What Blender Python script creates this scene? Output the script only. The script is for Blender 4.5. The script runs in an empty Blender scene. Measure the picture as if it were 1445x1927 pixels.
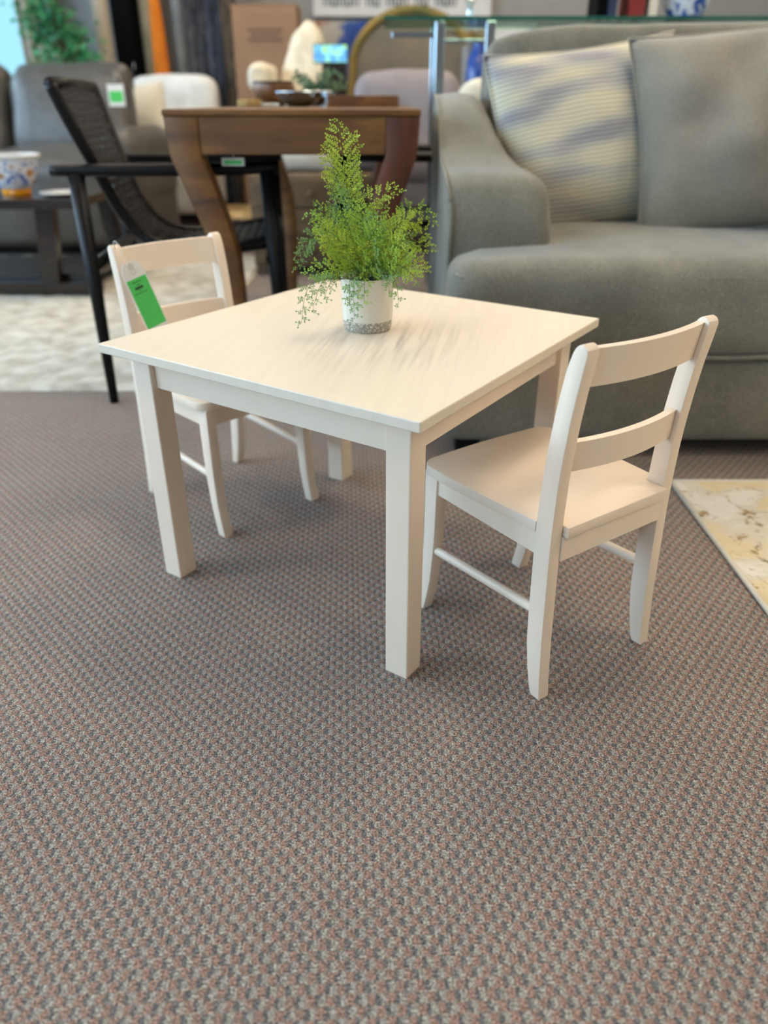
import bpy, bmesh, math, random
from mathutils import Vector, Matrix
R = math.radians
random.seed(7)
scene = bpy.context.scene
C = scene.collection

# ------------------------------------------------------------------ camera
cam_d = bpy.data.cameras.new('camera')
cam = bpy.data.objects.new('camera', cam_d)
C.objects.link(cam)
cam.location = (0, 0, 0.7855)
cam.rotation_euler = (R(90) - 0.4952, 0, 0)
cam_d.sensor_fit = 'VERTICAL'
cam_d.sensor_height = 36
cam_d.sensor_width = 27
cam_d.lens = 36 * 1430 / 1927
cam_d.clip_start = 0.02
cam_d.dof.use_dof = True
cam_d.dof.focus_distance = 1.06
cam_d.dof.aperture_fstop = 2.4
scene.camera = cam

# ------------------------------------------------------------------ world, light, exposure
world = bpy.data.worlds.new('sky')
scene.world = world
world.use_nodes = True
bgn = world.node_tree.nodes['Background']
bgn.inputs[0].default_value = (0.58, 0.76, 1.0, 1)
bgn.inputs[1].default_value = 17.0
CEIL_POWER = 28.0
CEIL_COL = (1.0, 0.85, 0.66, 1)
vs = scene.view_settings
vs.view_transform = 'Standard'
vs.look = 'None'
vs.gamma = 1
vs.use_curve_mapping = False
vs.exposure = -0.25

def portal(loc, rot, sx, sy):
    d = bpy.data.lights.new('window_portal', 'AREA')
    d.shape = 'RECTANGLE'; d.size = sx; d.size_y = sy
    d.cycles.is_portal = True
    o = bpy.data.objects.new('window_portal', d); C.objects.link(o)
    o.location = loc; o.rotation_euler = rot

XL, XR, YF, YB, ZC = -4.0, 3.4, -2.6, 7.0, 2.9
LEFT_WIN = [(-2.3, -0.5), (-0.2, 1.6), (1.9, 3.7), (4.0, 5.8)]
for y0, y1 in LEFT_WIN:
    portal((XL - 0.09, (y0 + y1) / 2, 1.75), (0, R(-90), 0), 1.7, y1 - y0)
portal((-3.3, YB + 0.09, 1.3), (R(-90), 0, 0), 1.1, 1.8)
FRONT_WIN = [(-3.7, -2.4)]
for x0, x1 in FRONT_WIN:
    portal(((x0 + x1) / 2, YF - 0.09, 1.75), (R(90), 0, 0), x1 - x0, 1.7)

# ------------------------------------------------------------------ materials
def srgb(h):
    h = h.lstrip('#')
    c = [int(h[i:i + 2], 16) / 255 for i in (0, 2, 4)]
    return tuple((x / 12.92 if x <= 0.04045 else ((x + 0.055) / 1.055) ** 2.4) for x in c) + (1,)

def newmat(name):
    m = bpy.data.materials.new(name); m.use_nodes = True
    nt = m.node_tree
    b = nt.nodes['Principled BSDF']
    return m, nt, b

def N(nt, t, **kw):
    n = nt.nodes.new(t)
    for k, v in kw.items():
        setattr(n, k, v)
    return n

def math_node(nt, op, a, b=None, c=None):
    n = N(nt, 'ShaderNodeMath', operation=op)
    for i, v in enumerate((a, b, c)):
        if v is None: continue
        if isinstance(v, (int, float)): n.inputs[i].default_value = v
        else: nt.links.new(v, n.inputs[i])
    return n.outputs[0]

def coords(nt, scale=(1, 1, 1), rot=(0, 0, 0), kind='Object'):
    tc = N(nt, 'ShaderNodeTexCoord'); mp = N(nt, 'ShaderNodeMapping')
    mp.inputs['Scale'].default_value = scale; mp.inputs['Rotation'].default_value = rot
    nt.links.new(tc.outputs[kind], mp.inputs[0]); return mp.outputs[0]

def ramp(nt, fac, stops, interp='LINEAR'):
    r = N(nt, 'ShaderNodeValToRGB'); r.color_ramp.interpolation = interp
    e = r.color_ramp.elements
    while len(e) < len(stops): e.new(0.5)
    for el, (p, c) in zip(e, stops):
        el.position = p; el.color = c
    nt.links.new(fac, r.inputs[0]); return r.outputs[0]

def noise(nt, vec, scale, detail=3, rough=0.5, dist=0):
    n = N(nt, 'ShaderNodeTexNoise')
    n.inputs['Scale'].default_value = scale; n.inputs['Detail'].default_value = detail
    n.inputs['Roughness'].default_value = rough; n.inputs['Distortion'].default_value = dist
    nt.links.new(vec, n.inputs['Vector']); return n.outputs['Fac']

def bump(nt, b, h, strength, dist=0.002):
    n = N(nt, 'ShaderNodeBump'); n.inputs['Strength'].default_value = strength
    n.inputs['Distance'].default_value = dist
    nt.links.new(h, n.inputs['Height']); nt.links.new(n.outputs[0], b.inputs['Normal'])

def plain(name, c, rough=0.5, metal=0.0, c2=None, nscale=12, bmp=0, bscale=200, stretch=(1, 1, 1), spec=None, coat=0):
    m, nt, b = newmat(name)
    c = srgb(c) if isinstance(c, str) else c
    b.inputs['Roughness'].default_value = rough; b.inputs['Metallic'].default_value = metal
    if spec is not None: b.inputs['Specular IOR Level'].default_value = spec
    if coat: b.inputs['Coat Weight'].default_value = coat
    v = coords(nt, stretch)
    c2v = srgb(c2) if isinstance(c2, str) else (c2 or tuple(x * 0.93 for x in c[:3]) + (1,))
    f = noise(nt, v, nscale, 4)
    nt.links.new(ramp(nt, f, [(0.35, c), (0.65, c2v)]), b.inputs['Base Color'])
    if bmp:
        bump(nt, b, noise(nt, v, bscale, 2), bmp)
    return m

def emit(name, c, s):
    m, nt, b = newmat(name)
    b.inputs['Base Color'].default_value = (0.8, 0.8, 0.8, 1)
    b.inputs['Emission Color'].default_value = c if not isinstance(c, str) else srgb(c)
    b.inputs['Emission Strength'].default_value = s
    return m

def glassy(name, tint, gloss=0.12):
    m, nt, b = newmat(name)
    t = N(nt, 'ShaderNodeBsdfTransparent'); t.inputs[0].default_value = srgb(tint) if isinstance(tint, str) else tint
    g = N(nt, 'ShaderNodeBsdfGlossy'); g.inputs['Roughness'].default_value = 0.03
    mx = N(nt, 'ShaderNodeMixShader'); mx.inputs[0].default_value = gloss
    nt.links.new(t.outputs[0], mx.inputs[1]); nt.links.new(g.outputs[0], mx.inputs[2])
    nt.links.new(mx.outputs[0], nt.nodes['Material Output'].inputs[0])
    return m

def carpet_mat():
    m, nt, b = newmat('carpet')
    v = coords(nt, (1, 1, 1), (0, 0, R(-2.5)))
    dn = N(nt, 'ShaderNodeTexNoise'); dn.inputs['Scale'].default_value = 170; dn.inputs['Detail'].default_value = 2
    nt.links.new(v, dn.inputs['Vector'])
    dn2 = N(nt, 'ShaderNodeTexNoise'); dn2.inputs['Scale'].default_value = 480; dn2.inputs['Detail'].default_value = 2
    nt.links.new(v, dn2.inputs['Vector'])
    ad0 = N(nt, 'ShaderNodeVectorMath', operation='MULTIPLY_ADD')
    nt.links.new(dn2.outputs['Color'], ad0.inputs[0]); ad0.inputs[1].default_value = (0.011, 0.009, 0); nt.links.new(v, ad0.inputs[2])
    ad = N(nt, 'ShaderNodeVectorMath', operation='MULTIPLY_ADD')
    nt.links.new(dn.outputs['Color'], ad.inputs[0]); ad.inputs[1].default_value = (0.009, 0.007, 0); nt.links.new(ad0.outputs[0], ad.inputs[2])
    sp = N(nt, 'ShaderNodeSeparateXYZ'); nt.links.new(ad.outputs[0], sp.inputs[0])
    row = math_node(nt, 'FLOOR', math_node(nt, 'DIVIDE', sp.outputs[1], 0.0115))
    half = math_node(nt, 'MULTIPLY', math_node(nt, 'FLOORED_MODULO', row, 2.0), 0.5)
    f = math_node(nt, 'FRACT', math_node(nt, 'ADD', math_node(nt, 'DIVIDE', sp.outputs[0], 0.020), half))
    pink, light, dark = srgb('#91776c'), srgb('#97948c'), srgb('#626465')
    base = ramp(nt, f, [(0.0, pink), (0.04, dark), (0.24, dark), (0.30, light), (0.56, light), (0.64, pink), (1.0, pink)])
    yarn = noise(nt, v, 430, 3, 0.7)
    yr = ramp(nt, yarn, [(0.34, (0.16, 0.15, 0.145, 1)), (0.5, (0.90, 0.90, 0.90, 1)), (0.64, (2.1, 2.05, 2.0, 1))])
    mx = N(nt, 'ShaderNodeMix', data_type='RGBA', blend_type='MULTIPLY'); mx.inputs[0].default_value = 1
    nt.links.new(base, mx.inputs[6]); nt.links.new(yr, mx.inputs[7])
    big = ramp(nt, noise(nt, v, 2.2, 3), [(0.3, (0.95, 0.94, 0.93, 1)), (0.7, (1.04, 1.04, 1.04, 1))])
    m2 = N(nt, 'ShaderNodeMix', data_type='RGBA', blend_type='MULTIPLY'); m2.inputs[0].default_value = 1
    nt.links.new(mx.outputs[2], m2.inputs[6]); nt.links.new(big, m2.inputs[7])
    nt.links.new(m2.outputs[2], b.inputs['Base Color'])
    b.inputs['Roughness'].default_value = 0.95; b.inputs['Specular IOR Level'].default_value = 0.15
    bump(nt, b, yarn, 0.6, 0.003)
    return m

def fabric(name, c1, c2, c3, scale=60, rough=0.95):
    m, nt, b = newmat(name)
    v = coords(nt)
    big = noise(nt, v, 7, 4, 0.6); fine = noise(nt, v, scale * 6, 2, 0.7)
    mixf = math_node(nt, 'ADD', math_node(nt, 'MULTIPLY', big, 0.35), math_node(nt, 'MULTIPLY', fine, 0.65))
    nt.links.new(ramp(nt, mixf, [(0.36, srgb(c1)), (0.5, srgb(c2)), (0.64, srgb(c3))]), b.inputs['Base Color'])
    b.inputs['Roughness'].default_value = rough; b.inputs['Specular IOR Level'].default_value = 0.2
    b.inputs['Sheen Weight'].default_value = 0.25
    bump(nt, b, fine, 0.35, 0.003)
    return m

def wood(name, c1, c2, c3, scale=5, axis=(1, 9, 9), rough=0.4):
    m, nt, b = newmat(name)
    v = coords(nt, axis)
    n1 = noise(nt, v, scale, 6, 0.62, 0.8)
    nt.links.new(ramp(nt, n1, [(0.3, srgb(c1)), (0.5, srgb(c2)), (0.7, srgb(c3))]), b.inputs['Base Color'])
    b.inputs['Roughness'].default_value = rough
    bump(nt, b, n1, 0.06, 0.002)
    return m

def stripes_mat():
    m, nt, b = newmat('striped_weave')
    v = coords(nt)
    sp = N(nt, 'ShaderNodeSeparateXYZ'); nt.links.new(v, sp.inputs[0])
    wob = math_node(nt, 'MULTIPLY', noise(nt, v, 9, 2), 0.012)
    zz = math_node(nt, 'ADD', sp.outputs[2], wob)
    line = math_node(nt, 'FRACT', math_node(nt, 'MULTIPLY', zz, 92.0))
    blk = noise(nt, coords(nt, (3.2, 3.2, 11)), 1.6, 1, 0.3)
    la = ramp(nt, blk, [(0.40, srgb('#cdc6a9')), (0.50, srgb('#bdb9a8')), (0.56, srgb('#b3b0a6')), (0.66, srgb('#9c9a9a'))])
    lb = ramp(nt, blk, [(0.40, srgb('#a49f90')), (0.56, srgb('#85848a')), (0.66, srgb('#74737a'))])
    mx = N(nt, 'ShaderNodeMix', data_type='RGBA')
    nt.links.new(ramp(nt, line, [(0.0, (0, 0, 0, 1)), (0.55, (0, 0, 0, 1)), (0.68, (1, 1, 1, 1)), (0.9, (1, 1, 1, 1)), (1, (0, 0, 0, 1))]), mx.inputs[0])
    nt.links.new(la, mx.inputs[6]); nt.links.new(lb, mx.inputs[7])
    nt.links.new(mx.outputs[2], b.inputs['Base Color'])
    b.inputs['Roughness'].default_value = 0.95
    bump(nt, b, line, 0.3, 0.003)
    return m

def rug_mat():
    m, nt, b = newmat('gold_rug')
    v = coords(nt)
    n1 = noise(nt, v, 5.0, 5, 0.6, 0.6); n2 = noise(nt, v, 16, 5, 0.7, 0.8); n3 = noise(nt, v, 60, 3, 0.6)
    base = ramp(nt, n1, [(0.40, srgb('#cfbd98')), (0.49, srgb('#d4c5a2')), (0.53, srgb('#cdc5b4')), (0.60, srgb('#d9d3c8'))])
    spk = ramp(nt, n2, [(0.36, (1, 1, 1, 1)), (0.435, (0, 0, 0, 1)), (0.58, (0, 0, 0, 1)), (0.66, (.5, .5, .5, 1))])
    mx = N(nt, 'ShaderNodeMix', data_type='RGBA'); nt.links.new(spk, mx.inputs[0]); nt.links.new(base, mx.inputs[6])
    nt.links.new(ramp(nt, n3, [(0.4, srgb('#7d6238')), (0.6, srgb('#a58c63'))]), mx.inputs[7])
    nt.links.new(mx.outputs[2], b.inputs['Base Color'])
    b.inputs['Roughness'].default_value = 0.95
    bump(nt, b, n3, 0.5, 0.006)
    return m

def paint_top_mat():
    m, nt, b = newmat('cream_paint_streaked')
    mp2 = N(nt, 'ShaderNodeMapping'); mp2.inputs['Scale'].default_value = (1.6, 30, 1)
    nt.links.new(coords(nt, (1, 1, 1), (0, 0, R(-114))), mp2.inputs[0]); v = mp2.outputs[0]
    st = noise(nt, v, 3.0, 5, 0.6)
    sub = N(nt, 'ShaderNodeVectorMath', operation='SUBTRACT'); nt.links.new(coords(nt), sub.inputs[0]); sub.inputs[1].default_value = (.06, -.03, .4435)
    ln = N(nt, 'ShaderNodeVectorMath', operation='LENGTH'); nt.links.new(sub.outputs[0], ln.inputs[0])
    streak_mask = ramp(nt, math_node(nt, 'ADD', ln.outputs['Value'], math_node(nt, 'MULTIPLY', noise(nt, coords(nt), 8, 2), .12)), [(0.08, (1, 1, 1, 1)), (0.24, (.12, .12, .12, 1)), (0.5, (.05, .05, .05, 1))])
    f = math_node(nt, 'MULTIPLY', ramp(nt, st, [(0.42, (0, 0, 0, 1)), (0.68, (1, 1, 1, 1))]), streak_mask)  # darker streaks, strongest in a spot in front of the pot
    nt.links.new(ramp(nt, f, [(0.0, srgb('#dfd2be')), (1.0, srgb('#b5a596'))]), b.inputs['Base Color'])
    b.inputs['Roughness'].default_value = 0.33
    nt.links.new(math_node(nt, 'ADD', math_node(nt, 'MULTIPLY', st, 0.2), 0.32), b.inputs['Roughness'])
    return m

def gingham_like(name, c1, c2, c3, sc):
    m, nt, b = newmat(name)
    v = coords(nt)
    vo = N(nt, 'ShaderNodeTexVoronoi'); vo.inputs['Scale'].default_value = sc
    nt.links.new(v, vo.inputs['Vector'])
    f = noise(nt, v, sc * 0.7, 2)
    nt.links.new(ramp(nt, f, [(0.38, srgb(c2)), (0.45, srgb(c1)), (0.55, srgb(c1)), (0.62, srgb(c3))]), b.inputs['Base Color'])
    b.inputs['Roughness'].default_value = 0.25
    return m

MT = dict(
    carpet=carpet_mat(),
    paint=plain('cream_paint', '#ead8c3', 0.38, c2='#e6d2bc', nscale=6),
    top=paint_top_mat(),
    wall=plain('grey_wall', '#8f8c88', 0.9),
    ceil=plain('ceiling_white', '#dcd8d0', 0.9),
    trimw=plain('window_trim', '#d8d4cc', 0.6),
    glass=glassy('window_glass', '#f2f8f8', 0.06), skytint=glassy('sky_dimming_pane', (0.195, 0.262, 0.25, 1), 0.03),
    pave=plain('pavement', '#8c8c8a', 0.9, c2='#7c7c7a'),
    sofa=fabric('grey_chenille', '#5d5c53', '#727066', '#8a877a'),
    pill=fabric('grey_pillow', '#736d62', '#817b6f', '#908a7d'),
    strip=stripes_mat(),
    rugR=rug_mat(),
    bind=plain('rug_binding', '#d8d2c4', 0.9, bmp=0.5, bscale=500),
    shag=plain('cream_shag', '#cdc7b9', 1.0, c2='#a9a191', nscale=14, bmp=0.8, bscale=90),
    dwood=wood('brown_wood', '#3d2409', '#623d12', '#815a25', 2.2, (1.2, 6, 7), 0.5),
    dwood2=wood('red_brown_wood', '#3d1a0b', '#582a12', '#6e3b1b', 2.2, (7, 6, 1.2), 0.5),
    black=plain('black_lacquer', '#08080a', 0.45, c2='#0b0b0d', spec=0.25),
    strap=plain('black_cord', '#0c0d0f', 0.6, c2='#2c2c2b', nscale=60),
    espresso=plain('espresso_wood', '#2a211d', 0.2, c2='#1d1613', nscale=4, stretch=(1, 8, 8)),
    leather=plain('grey_leather', '#55524d', 0.42, c2='#4a4743', bmp=0.15, bscale=60),
    whitefab=plain('white_fabric', '#d6d6d2', 0.95, c2='#c6c5c0'),
    pot=plain('pot_glaze', '#d9d4c5', 0.22, c2='#cfc9b8', nscale=5),
    potband=gingham_like('pot_band', '#8f897c', '#c9c3b4', '#c9c3b4', 260),
    soil=plain('dark_moss', '#2b2a1c', 0.95, c2='#1a1a12', nscale=80),
    fern1=plain('fern_green', '#88ab33', 0.6, c2='#a8c548', nscale=30),
    fern2=plain('fern_yellow_green', '#b9c740', 0.6, c2='#9db336', nscale=30),
    fern3=plain('fern_blue_green', '#6f9450', 0.6, c2='#8db064', nscale=30),
    stem=plain('fern_stem', '#5c6a2b', 0.7),
    tagw=plain('white_card', '#e6e3dd', 0.6),
    tagg=plain('green_sticker', '#4cc45a', 0.5, c2='#48bd56'),
    ink=plain('black_ink', '#1d3a22', 0.6),
    string=plain('white_string', '#cfcabf', 0.9),
    chrome=plain('chrome', '#b9c4cc', 0.12, 1.0),
    gglass=glassy('green_glass', '#cfe3da', 0.22),
    gedge=plain('glass_edge', '#1f5a4c', 0.1),
    crystal=glassy('crystal', '#dfeef2', 0.45),
)

# ------------------------------------------------------------------ mesh helpers
def add_obj(name, bm, mat, parent=None, smooth=False, angle=None):
    bmesh.ops.recalc_face_normals(bm, faces=bm.faces)
    me = bpy.data.meshes.new(name); bm.to_mesh(me); bm.free()
    if mat is not None: me.materials.append(MT[mat] if isinstance(mat, str) else mat)
    if smooth:
        for p in me.polygons: p.use_smooth = True
        if angle: me.set_sharp_from_angle(angle=R(angle))
    o = bpy.data.objects.new(name, me); C.objects.link(o)
    if parent is not None: o.parent = parent
    return o

def thing(name, label, cat, loc=(0, 0, 0), rz=0.0, group=None):
    o = bpy.data.objects.new(name, None); C.objects.link(o)
    o.empty_display_size = 0.05
    o.location = loc; o.rotation_euler = (0, 0, rz)
    o['label'] = label; o['category'] = cat
    if group: o['group'] = group
    return o

def tag(o, label, cat, group=None):
    o['label'] = label; o['category'] = cat
    if group: o['group'] = group
    return o

def struct(o):
    o['kind'] = 'structure'; return o

def copy_tree(o, parent=None):
    c = o.copy(); C.objects.link(c); c.parent = parent
    for ch in list(o.children): copy_tree(ch, c)
    return c

def box(x0, x1, y0, y1, z0, z1, bev=0, seg=2, bm=None):
    b2 = bmesh.new()
    bmesh.ops.create_cube(b2, size=1)
    for v in b2.verts:
        v.co = Vector((x0 + (v.co.x + .5) * (x1 - x0), y0 + (v.co.y + .5) * (y1 - y0), z0 + (v.co.z + .5) * (z1 - z0)))
    if bev:
        bmesh.ops.bevel(b2, geom=list(b2.edges), offset=bev, segments=seg, affect='EDGES', profile=0.5)
    return join(bm, b2)

def join(bm, b2):
    if bm is None: return b2
    me = bpy.data.meshes.new('tmp'); b2.to_mesh(me); b2.free()
    bm.from_mesh(me); bpy.data.meshes.remove(me)
    return bm

def prism(poly, x0, x1, axis='x', bev=0, seg=2, bm=None):
    """extrude a closed 2-D polygon: axis x -> (y,z), axis y -> (x,z), axis z -> (x,y)"""
    b2 = bmesh.new()
    def mk(a, b, t):
        return {'x': (t, a, b), 'y': (a, t, b), 'z': (a, b, t)}[axis]
    v0 = [b2.verts.new(mk(a, b, x0)) for a, b in poly]
    v1 = [b2.verts.new(mk(a, b, x1)) for a, b in poly]
    n = len(poly)
    caps = [b2.faces.new(v0), b2.faces.new(v1)]
    for i in range(n):
        b2.faces.new((v0[i], v0[(i + 1) % n], v1[(i + 1) % n], v1[i]))
    bmesh.ops.recalc_face_normals(b2, faces=b2.faces)
    if bev:
        es = list({e for f in caps for e in f.edges})
        bmesh.ops.bevel(b2, geom=es, offset=bev, segments=seg, affect='EDGES', profile=0.5)
    return join(bm, b2)

def tube(path, rad, n=8, bm=None, flat=1.0, closed=False):
    b2 = bmesh.new()
    P = [Vector(p) for p in path]
    rings = []
    up = Vector((0, 0, 1))
    for i, p in enumerate(P):
        if closed: t = P[(i + 1) % len(P)] - P[i - 1]
        else: t = (P[min(i + 1, len(P) - 1)] - P[max(i - 1, 0)])
        t.normalize()
        ref = up if abs(t.z) < 0.95 else Vector((0, 1, 0))
        s = t.cross(ref).normalized(); u = s.cross(t).normalized()
        r = rad[i] if isinstance(rad, (list, tuple)) else rad
        rings.append([b2.verts.new(p + (s * math.cos(2 * math.pi * k / n) + u * math.sin(2 * math.pi * k / n) * flat) * r) for k in range(n)])
    for i in range(len(rings) - (0 if closed else 1)):
        a, c = rings[i], rings[(i + 1) % len(rings)]
        for k in range(n):
            b2.faces.new((a[k], a[(k + 1) % n], c[(k + 1) % n], c[k]))
    if not closed:
        b2.faces.new(rings[0]); b2.faces.new(rings[-1])
    return join(bm, b2)

def lathe(prof, n=40, bm=None, cx=0, cy=0, z0=0):
    b2 = bmesh.new(); rings = []
    for r, z in prof:
        if r < 1e-5: rings.append([b2.verts.new((cx, cy, z0 + z))])
        else: rings.append([b2.verts.new((cx + r * math.cos(2 * math.pi * k / n), cy + r * math.sin(2 * math.pi * k / n), z0 + z)) for k in range(n)])
    for a, c in zip(rings, rings[1:]):
        for k in range(n):
            q = [a[k % len(a)], a[(k + 1) % len(a)], c[(k + 1) % len(c)], c[k % len(c)]]
            q2 = []
            for v in q:
                if v not in q2: q2.append(v)
            if len(q2) > 2: b2.faces.new(q2)
    return join(bm, b2)

def hnoise(x, y, z=0.0):
    from mathutils import noise as mn
    return mn.noise(Vector((x, y, z)))

def softbox(hx, hy, hz, r, crown=0.0, wob=0.0, n=14, fcrown=0.0, seed=0.0):
    b2 = bmesh.new()
    bmesh.ops.create_cube(b2, size=2)
    bmesh.ops.subdivide_edges(b2, edges=list(b2.edges), cuts=n, use_grid_fill=True)
    for v in b2.verts:
        p = v.co.copy()
        # denser towards the edges
        q = Vector([math.sin(c * math.pi / 2) for c in p])
        P = Vector((q.x * hx, q.y * hy, q.z * hz))
        inn = Vector((max(-hx + r, min(hx - r, P.x)), max(-hy + r, min(hy - r, P.y)), max(-hz + r, min(hz - r, P.z))))
        d = P - inn
        if d.length > 1e-6: P = inn + d.normalized() * r
        k = (1 - (P.x / hx) ** 2) * (1 - (P.y / hy) ** 2)
        P.z += crown * max(0, k) * (1 if P.z > 0 else -0.3) * abs(P.z / hz)
        kf = (1 - (P.x / hx) ** 2) * (1 - (P.z / hz) ** 2)
        if P.y < 0: P.y -= fcrown * max(0, kf)
        if wob:
            P += p.normalized() * wob * hnoise(P.x * 6 + seed, P.y * 6, P.z * 6)
        v.co = P
    return b2

def pillow(w, h, t, n=26, wob=0.01, seed=0.0, p=2.6):
    """upright pillow in the xz plane, centred, thickness along y; returns bm"""
    b2 = bmesh.new(); g = {}
    for side in (1, -1):
        for i in range(n + 1):
            for j in range(n + 1):
                u = -1 + 2 * i / n; v = -1 + 2 * j / n
                edge = i in (0, n) or j in (0, n)
                if edge and side == -1: continue
                k = (1 - abs(u) ** p) * (1 - abs(v) ** p)
                th = t / 2 * k ** 0.55
                sx = 1 - 0.05 * (1 - v * v) * abs(u) ** 3
                # sides pulled in, corners pointed
                x = u * w / 2 * (1 - 0.07 * (1 - v * v)); z = v * h / 2 * (1 - 0.07 * (1 - u * u))
                y = -side * th
                y += wob * k * hnoise(x * 7 + seed, z * 7, side * 3.1) * 1.5
                vv = b2.verts.new((x, y, z)); g[(side, i, j)] = vv
    def G(s, i, j):
        return g.get((s, i, j)) or g[(1, i, j)]
    for side in (1, -1):
        for i in range(n):
            for j in range(n):
                q = [G(side, i, j), G(side, i + 1, j), G(side, i + 1, j + 1), G(side, i, j + 1)]
                b2.faces.new(q if side == 1 else q[::-1])
    return b2

def pillow_edge(w, h, n=18):
    pts = []
    for s in range(4):
        for k in range(n):
            a = -1 + 2 * k / n
            u, v = [(a, -1), (1, a), (-a, 1), (-1, -a)][s]
            pts.append((u * w / 2 * (1 - 0.07 * (1 - v * v)), 0, v * h / 2 * (1 - 0.07 * (1 - u * u))))
    return pts

def catmull(pts, k=8):
    P = [Vector(p) for p in pts]
    out = []
    for i in range(len(P) - 1):
        p0 = P[max(i - 1, 0)]; p1 = P[i]; p2 = P[i + 1]; p3 = P[min(i + 2, len(P) - 1)]
        for j in range(k):
            t = j / k
            out.append(0.5 * ((2 * p1) + (-p0 + p2) * t + (2 * p0 - 5 * p1 + 4 * p2 - p3) * t * t + (-p0 + 3 * p1 - 3 * p2 + p3) * t ** 3))
    out.append(P[-1]); return out

def xf(bm, mat4):
    bmesh.ops.transform(bm, matrix=mat4, verts=bm.verts); return bm

# ------------------------------------------------------------------ the room
struct(add_obj('floor', box(XL - .1, XR + .1, YF - .1, YB + .1, -0.12, 0), 'carpet'))
struct(add_obj('ceiling', box(XL - .1, XR + .1, YF - .1, YB + .1, ZC, ZC + .1), 'ceil'))
struct(add_obj('wall_right', box(XR, XR + .12, YF, YB, 0, ZC), 'ceil'))

def wall_with_openings(name, along, lo, hi, fixed, openings, thick):
    """along 'x' or 'y'; openings (a0, a1, z0, z1)"""
    bm = None
    def seg(a0, a1, z0, z1):
        nonlocal bm
        if a1 - a0 < 1e-4 or z1 - z0 < 1e-4: return
        if along == 'x': bm = box(a0, a1, *sorted((fixed, fixed + thick)), z0, z1, bm=bm)
        else: bm = box(*sorted((fixed, fixed + thick)), a0, a1, z0, z1, bm=bm)
    cur = lo
    for a0, a1, z0, z1 in sorted(openings):
        seg(cur, a0, 0, ZC); seg(a0, a1, 0, z0); seg(a0, a1, z1, ZC); cur = a1
    seg(cur, hi, 0, ZC)
    return struct(add_obj(name, bm, 'wall'))

wall_with_openings('wall_left', 'y', YF, YB, XL, [(a, b, 0.9, 2.6) for a, b in LEFT_WIN], -0.12)
wall_with_openings('wall_front', 'x', XL, XR, YF, [(a, b, 0.9, 2.6) for a, b in FRONT_WIN], -0.12)
wall_with_openings('wall_back', 'x', XL, XR, YB, [(-3.85, -2.75, 0.4, 2.2)], 0.12)

wn = 0
def window(along, a0, a1, z0, z1, fixed, thick, pane='glass'):
    global wn; wn += 1
    w = bpy.data.objects.new('window_%d' % wn, None); C.objects.link(w); struct(w)
    t = 0.05; lo, hi = sorted((fixed + thick * .25, fixed + thick * .75)); mid = fixed + thick / 2
    def part(n, p0, p1, q0, q1, d0, d1, m):
        if along == 'x': add_obj(n, box(p0, p1, d0, d1, q0, q1), m, w)
        else: add_obj(n, box(d0, d1, p0, p1, q0, q1), m, w)
    part('window_frame', a0, a0 + t, z0, z1, lo, hi, 'trimw'); part('window_frame', a1 - t, a1, z0, z1, lo, hi, 'trimw')
    part('window_frame', a0 + t, a1 - t, z0, z0 + t, lo, hi, 'trimw'); part('window_frame', a0 + t, a1 - t, z1 - t, z1, lo, hi, 'trimw')
    part('pane', a0 + t, a1 - t, z0 + t, z1 - t, mid - .004, mid + .004, pane)
for a, b in LEFT_WIN: window('y', a, b, 0.9, 2.6, XL, -0.12)
for a, b in FRONT_WIN: window('x', a, b, 0.9, 2.6, YF, -0.12)
window('x', -3.85, -2.75, 0.4, 2.2, YB, 0.12, 'skytint')  # tinted pane added to dim the overbright sky to blue
pv = struct(add_obj('ground', box(-16, 10, -14, 18, -0.25, -0.15), 'pave'))

# warm ceiling fixtures, out of view; front right panels added to brighten front faces
diff = emit('diffuser', CEIL_COL, CEIL_POWER)
def ceiling_light(x, y, label):
    t = thing('ceiling_light', label, 'ceiling light', (x, y, ZC), 0, 'ceiling light panels')
    bm = box(-.32, .32, -.32, -.30, -.05, 0); bm = box(-.32, .32, .30, .32, -.05, 0, bm=bm)
    bm = box(-.32, -.30, -.30, .30, -.05, 0, bm=bm); bm = box(.30, .32, -.30, .30, -.05, 0, bm=bm)
    add_obj('frame', bm, 'trimw', t)
    add_obj('diffuser', box(-.30, .30, -.30, .30, -.035, -.005), diff, t)
for x, y in ((2.1, -1.0), (-2.2, .9), (.7, 2.1), (2.5, .9), (-1.9, 3.5), (.3, 4.0), (2.3, 3.5), (-1.0, 5.6), (1.4, 5.6)):
    ceiling_light(x, y, 'unseen warm white square light panel set in the ceiling')

# ------------------------------------------------------------------ the white table
TAB_A = -0.59711
TX, TY = -0.0368, 1.2848
def make_table():
    t = thing('kids_table', 'square cream painted child size wooden table with a potted fern on it', 'table', (TX, TY, 0), TAB_A)
    h, th, s = 0.4435, 0.0154, 0.305
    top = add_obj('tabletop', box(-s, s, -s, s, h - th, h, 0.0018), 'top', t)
    l, w = s - 0.0344, 0.040
    for sx in (-1, 1):
        for sy in (-1, 1):
            xs = sorted((sx * l, sx * (l - w))); ys = sorted((sy * l, sy * (l - w)))
            add_obj('leg', box(*xs, *ys, 0, h - th, 0.0022), 'paint', t)
    rec, at, ab = 0.010, 0.018, h - 0.0734
    i = l - w
    for sy in (-1, 1):
        ys = sorted((sy * (l - rec), sy * (l - rec - at)))
        add_obj('apron', box(-i, i, *ys, ab, h - th, 0.001), 'paint', t)
        add_obj('apron', box(*ys, -i, i, ab, h - th, 0.001), 'paint', t)
    return t
make_table()

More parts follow.
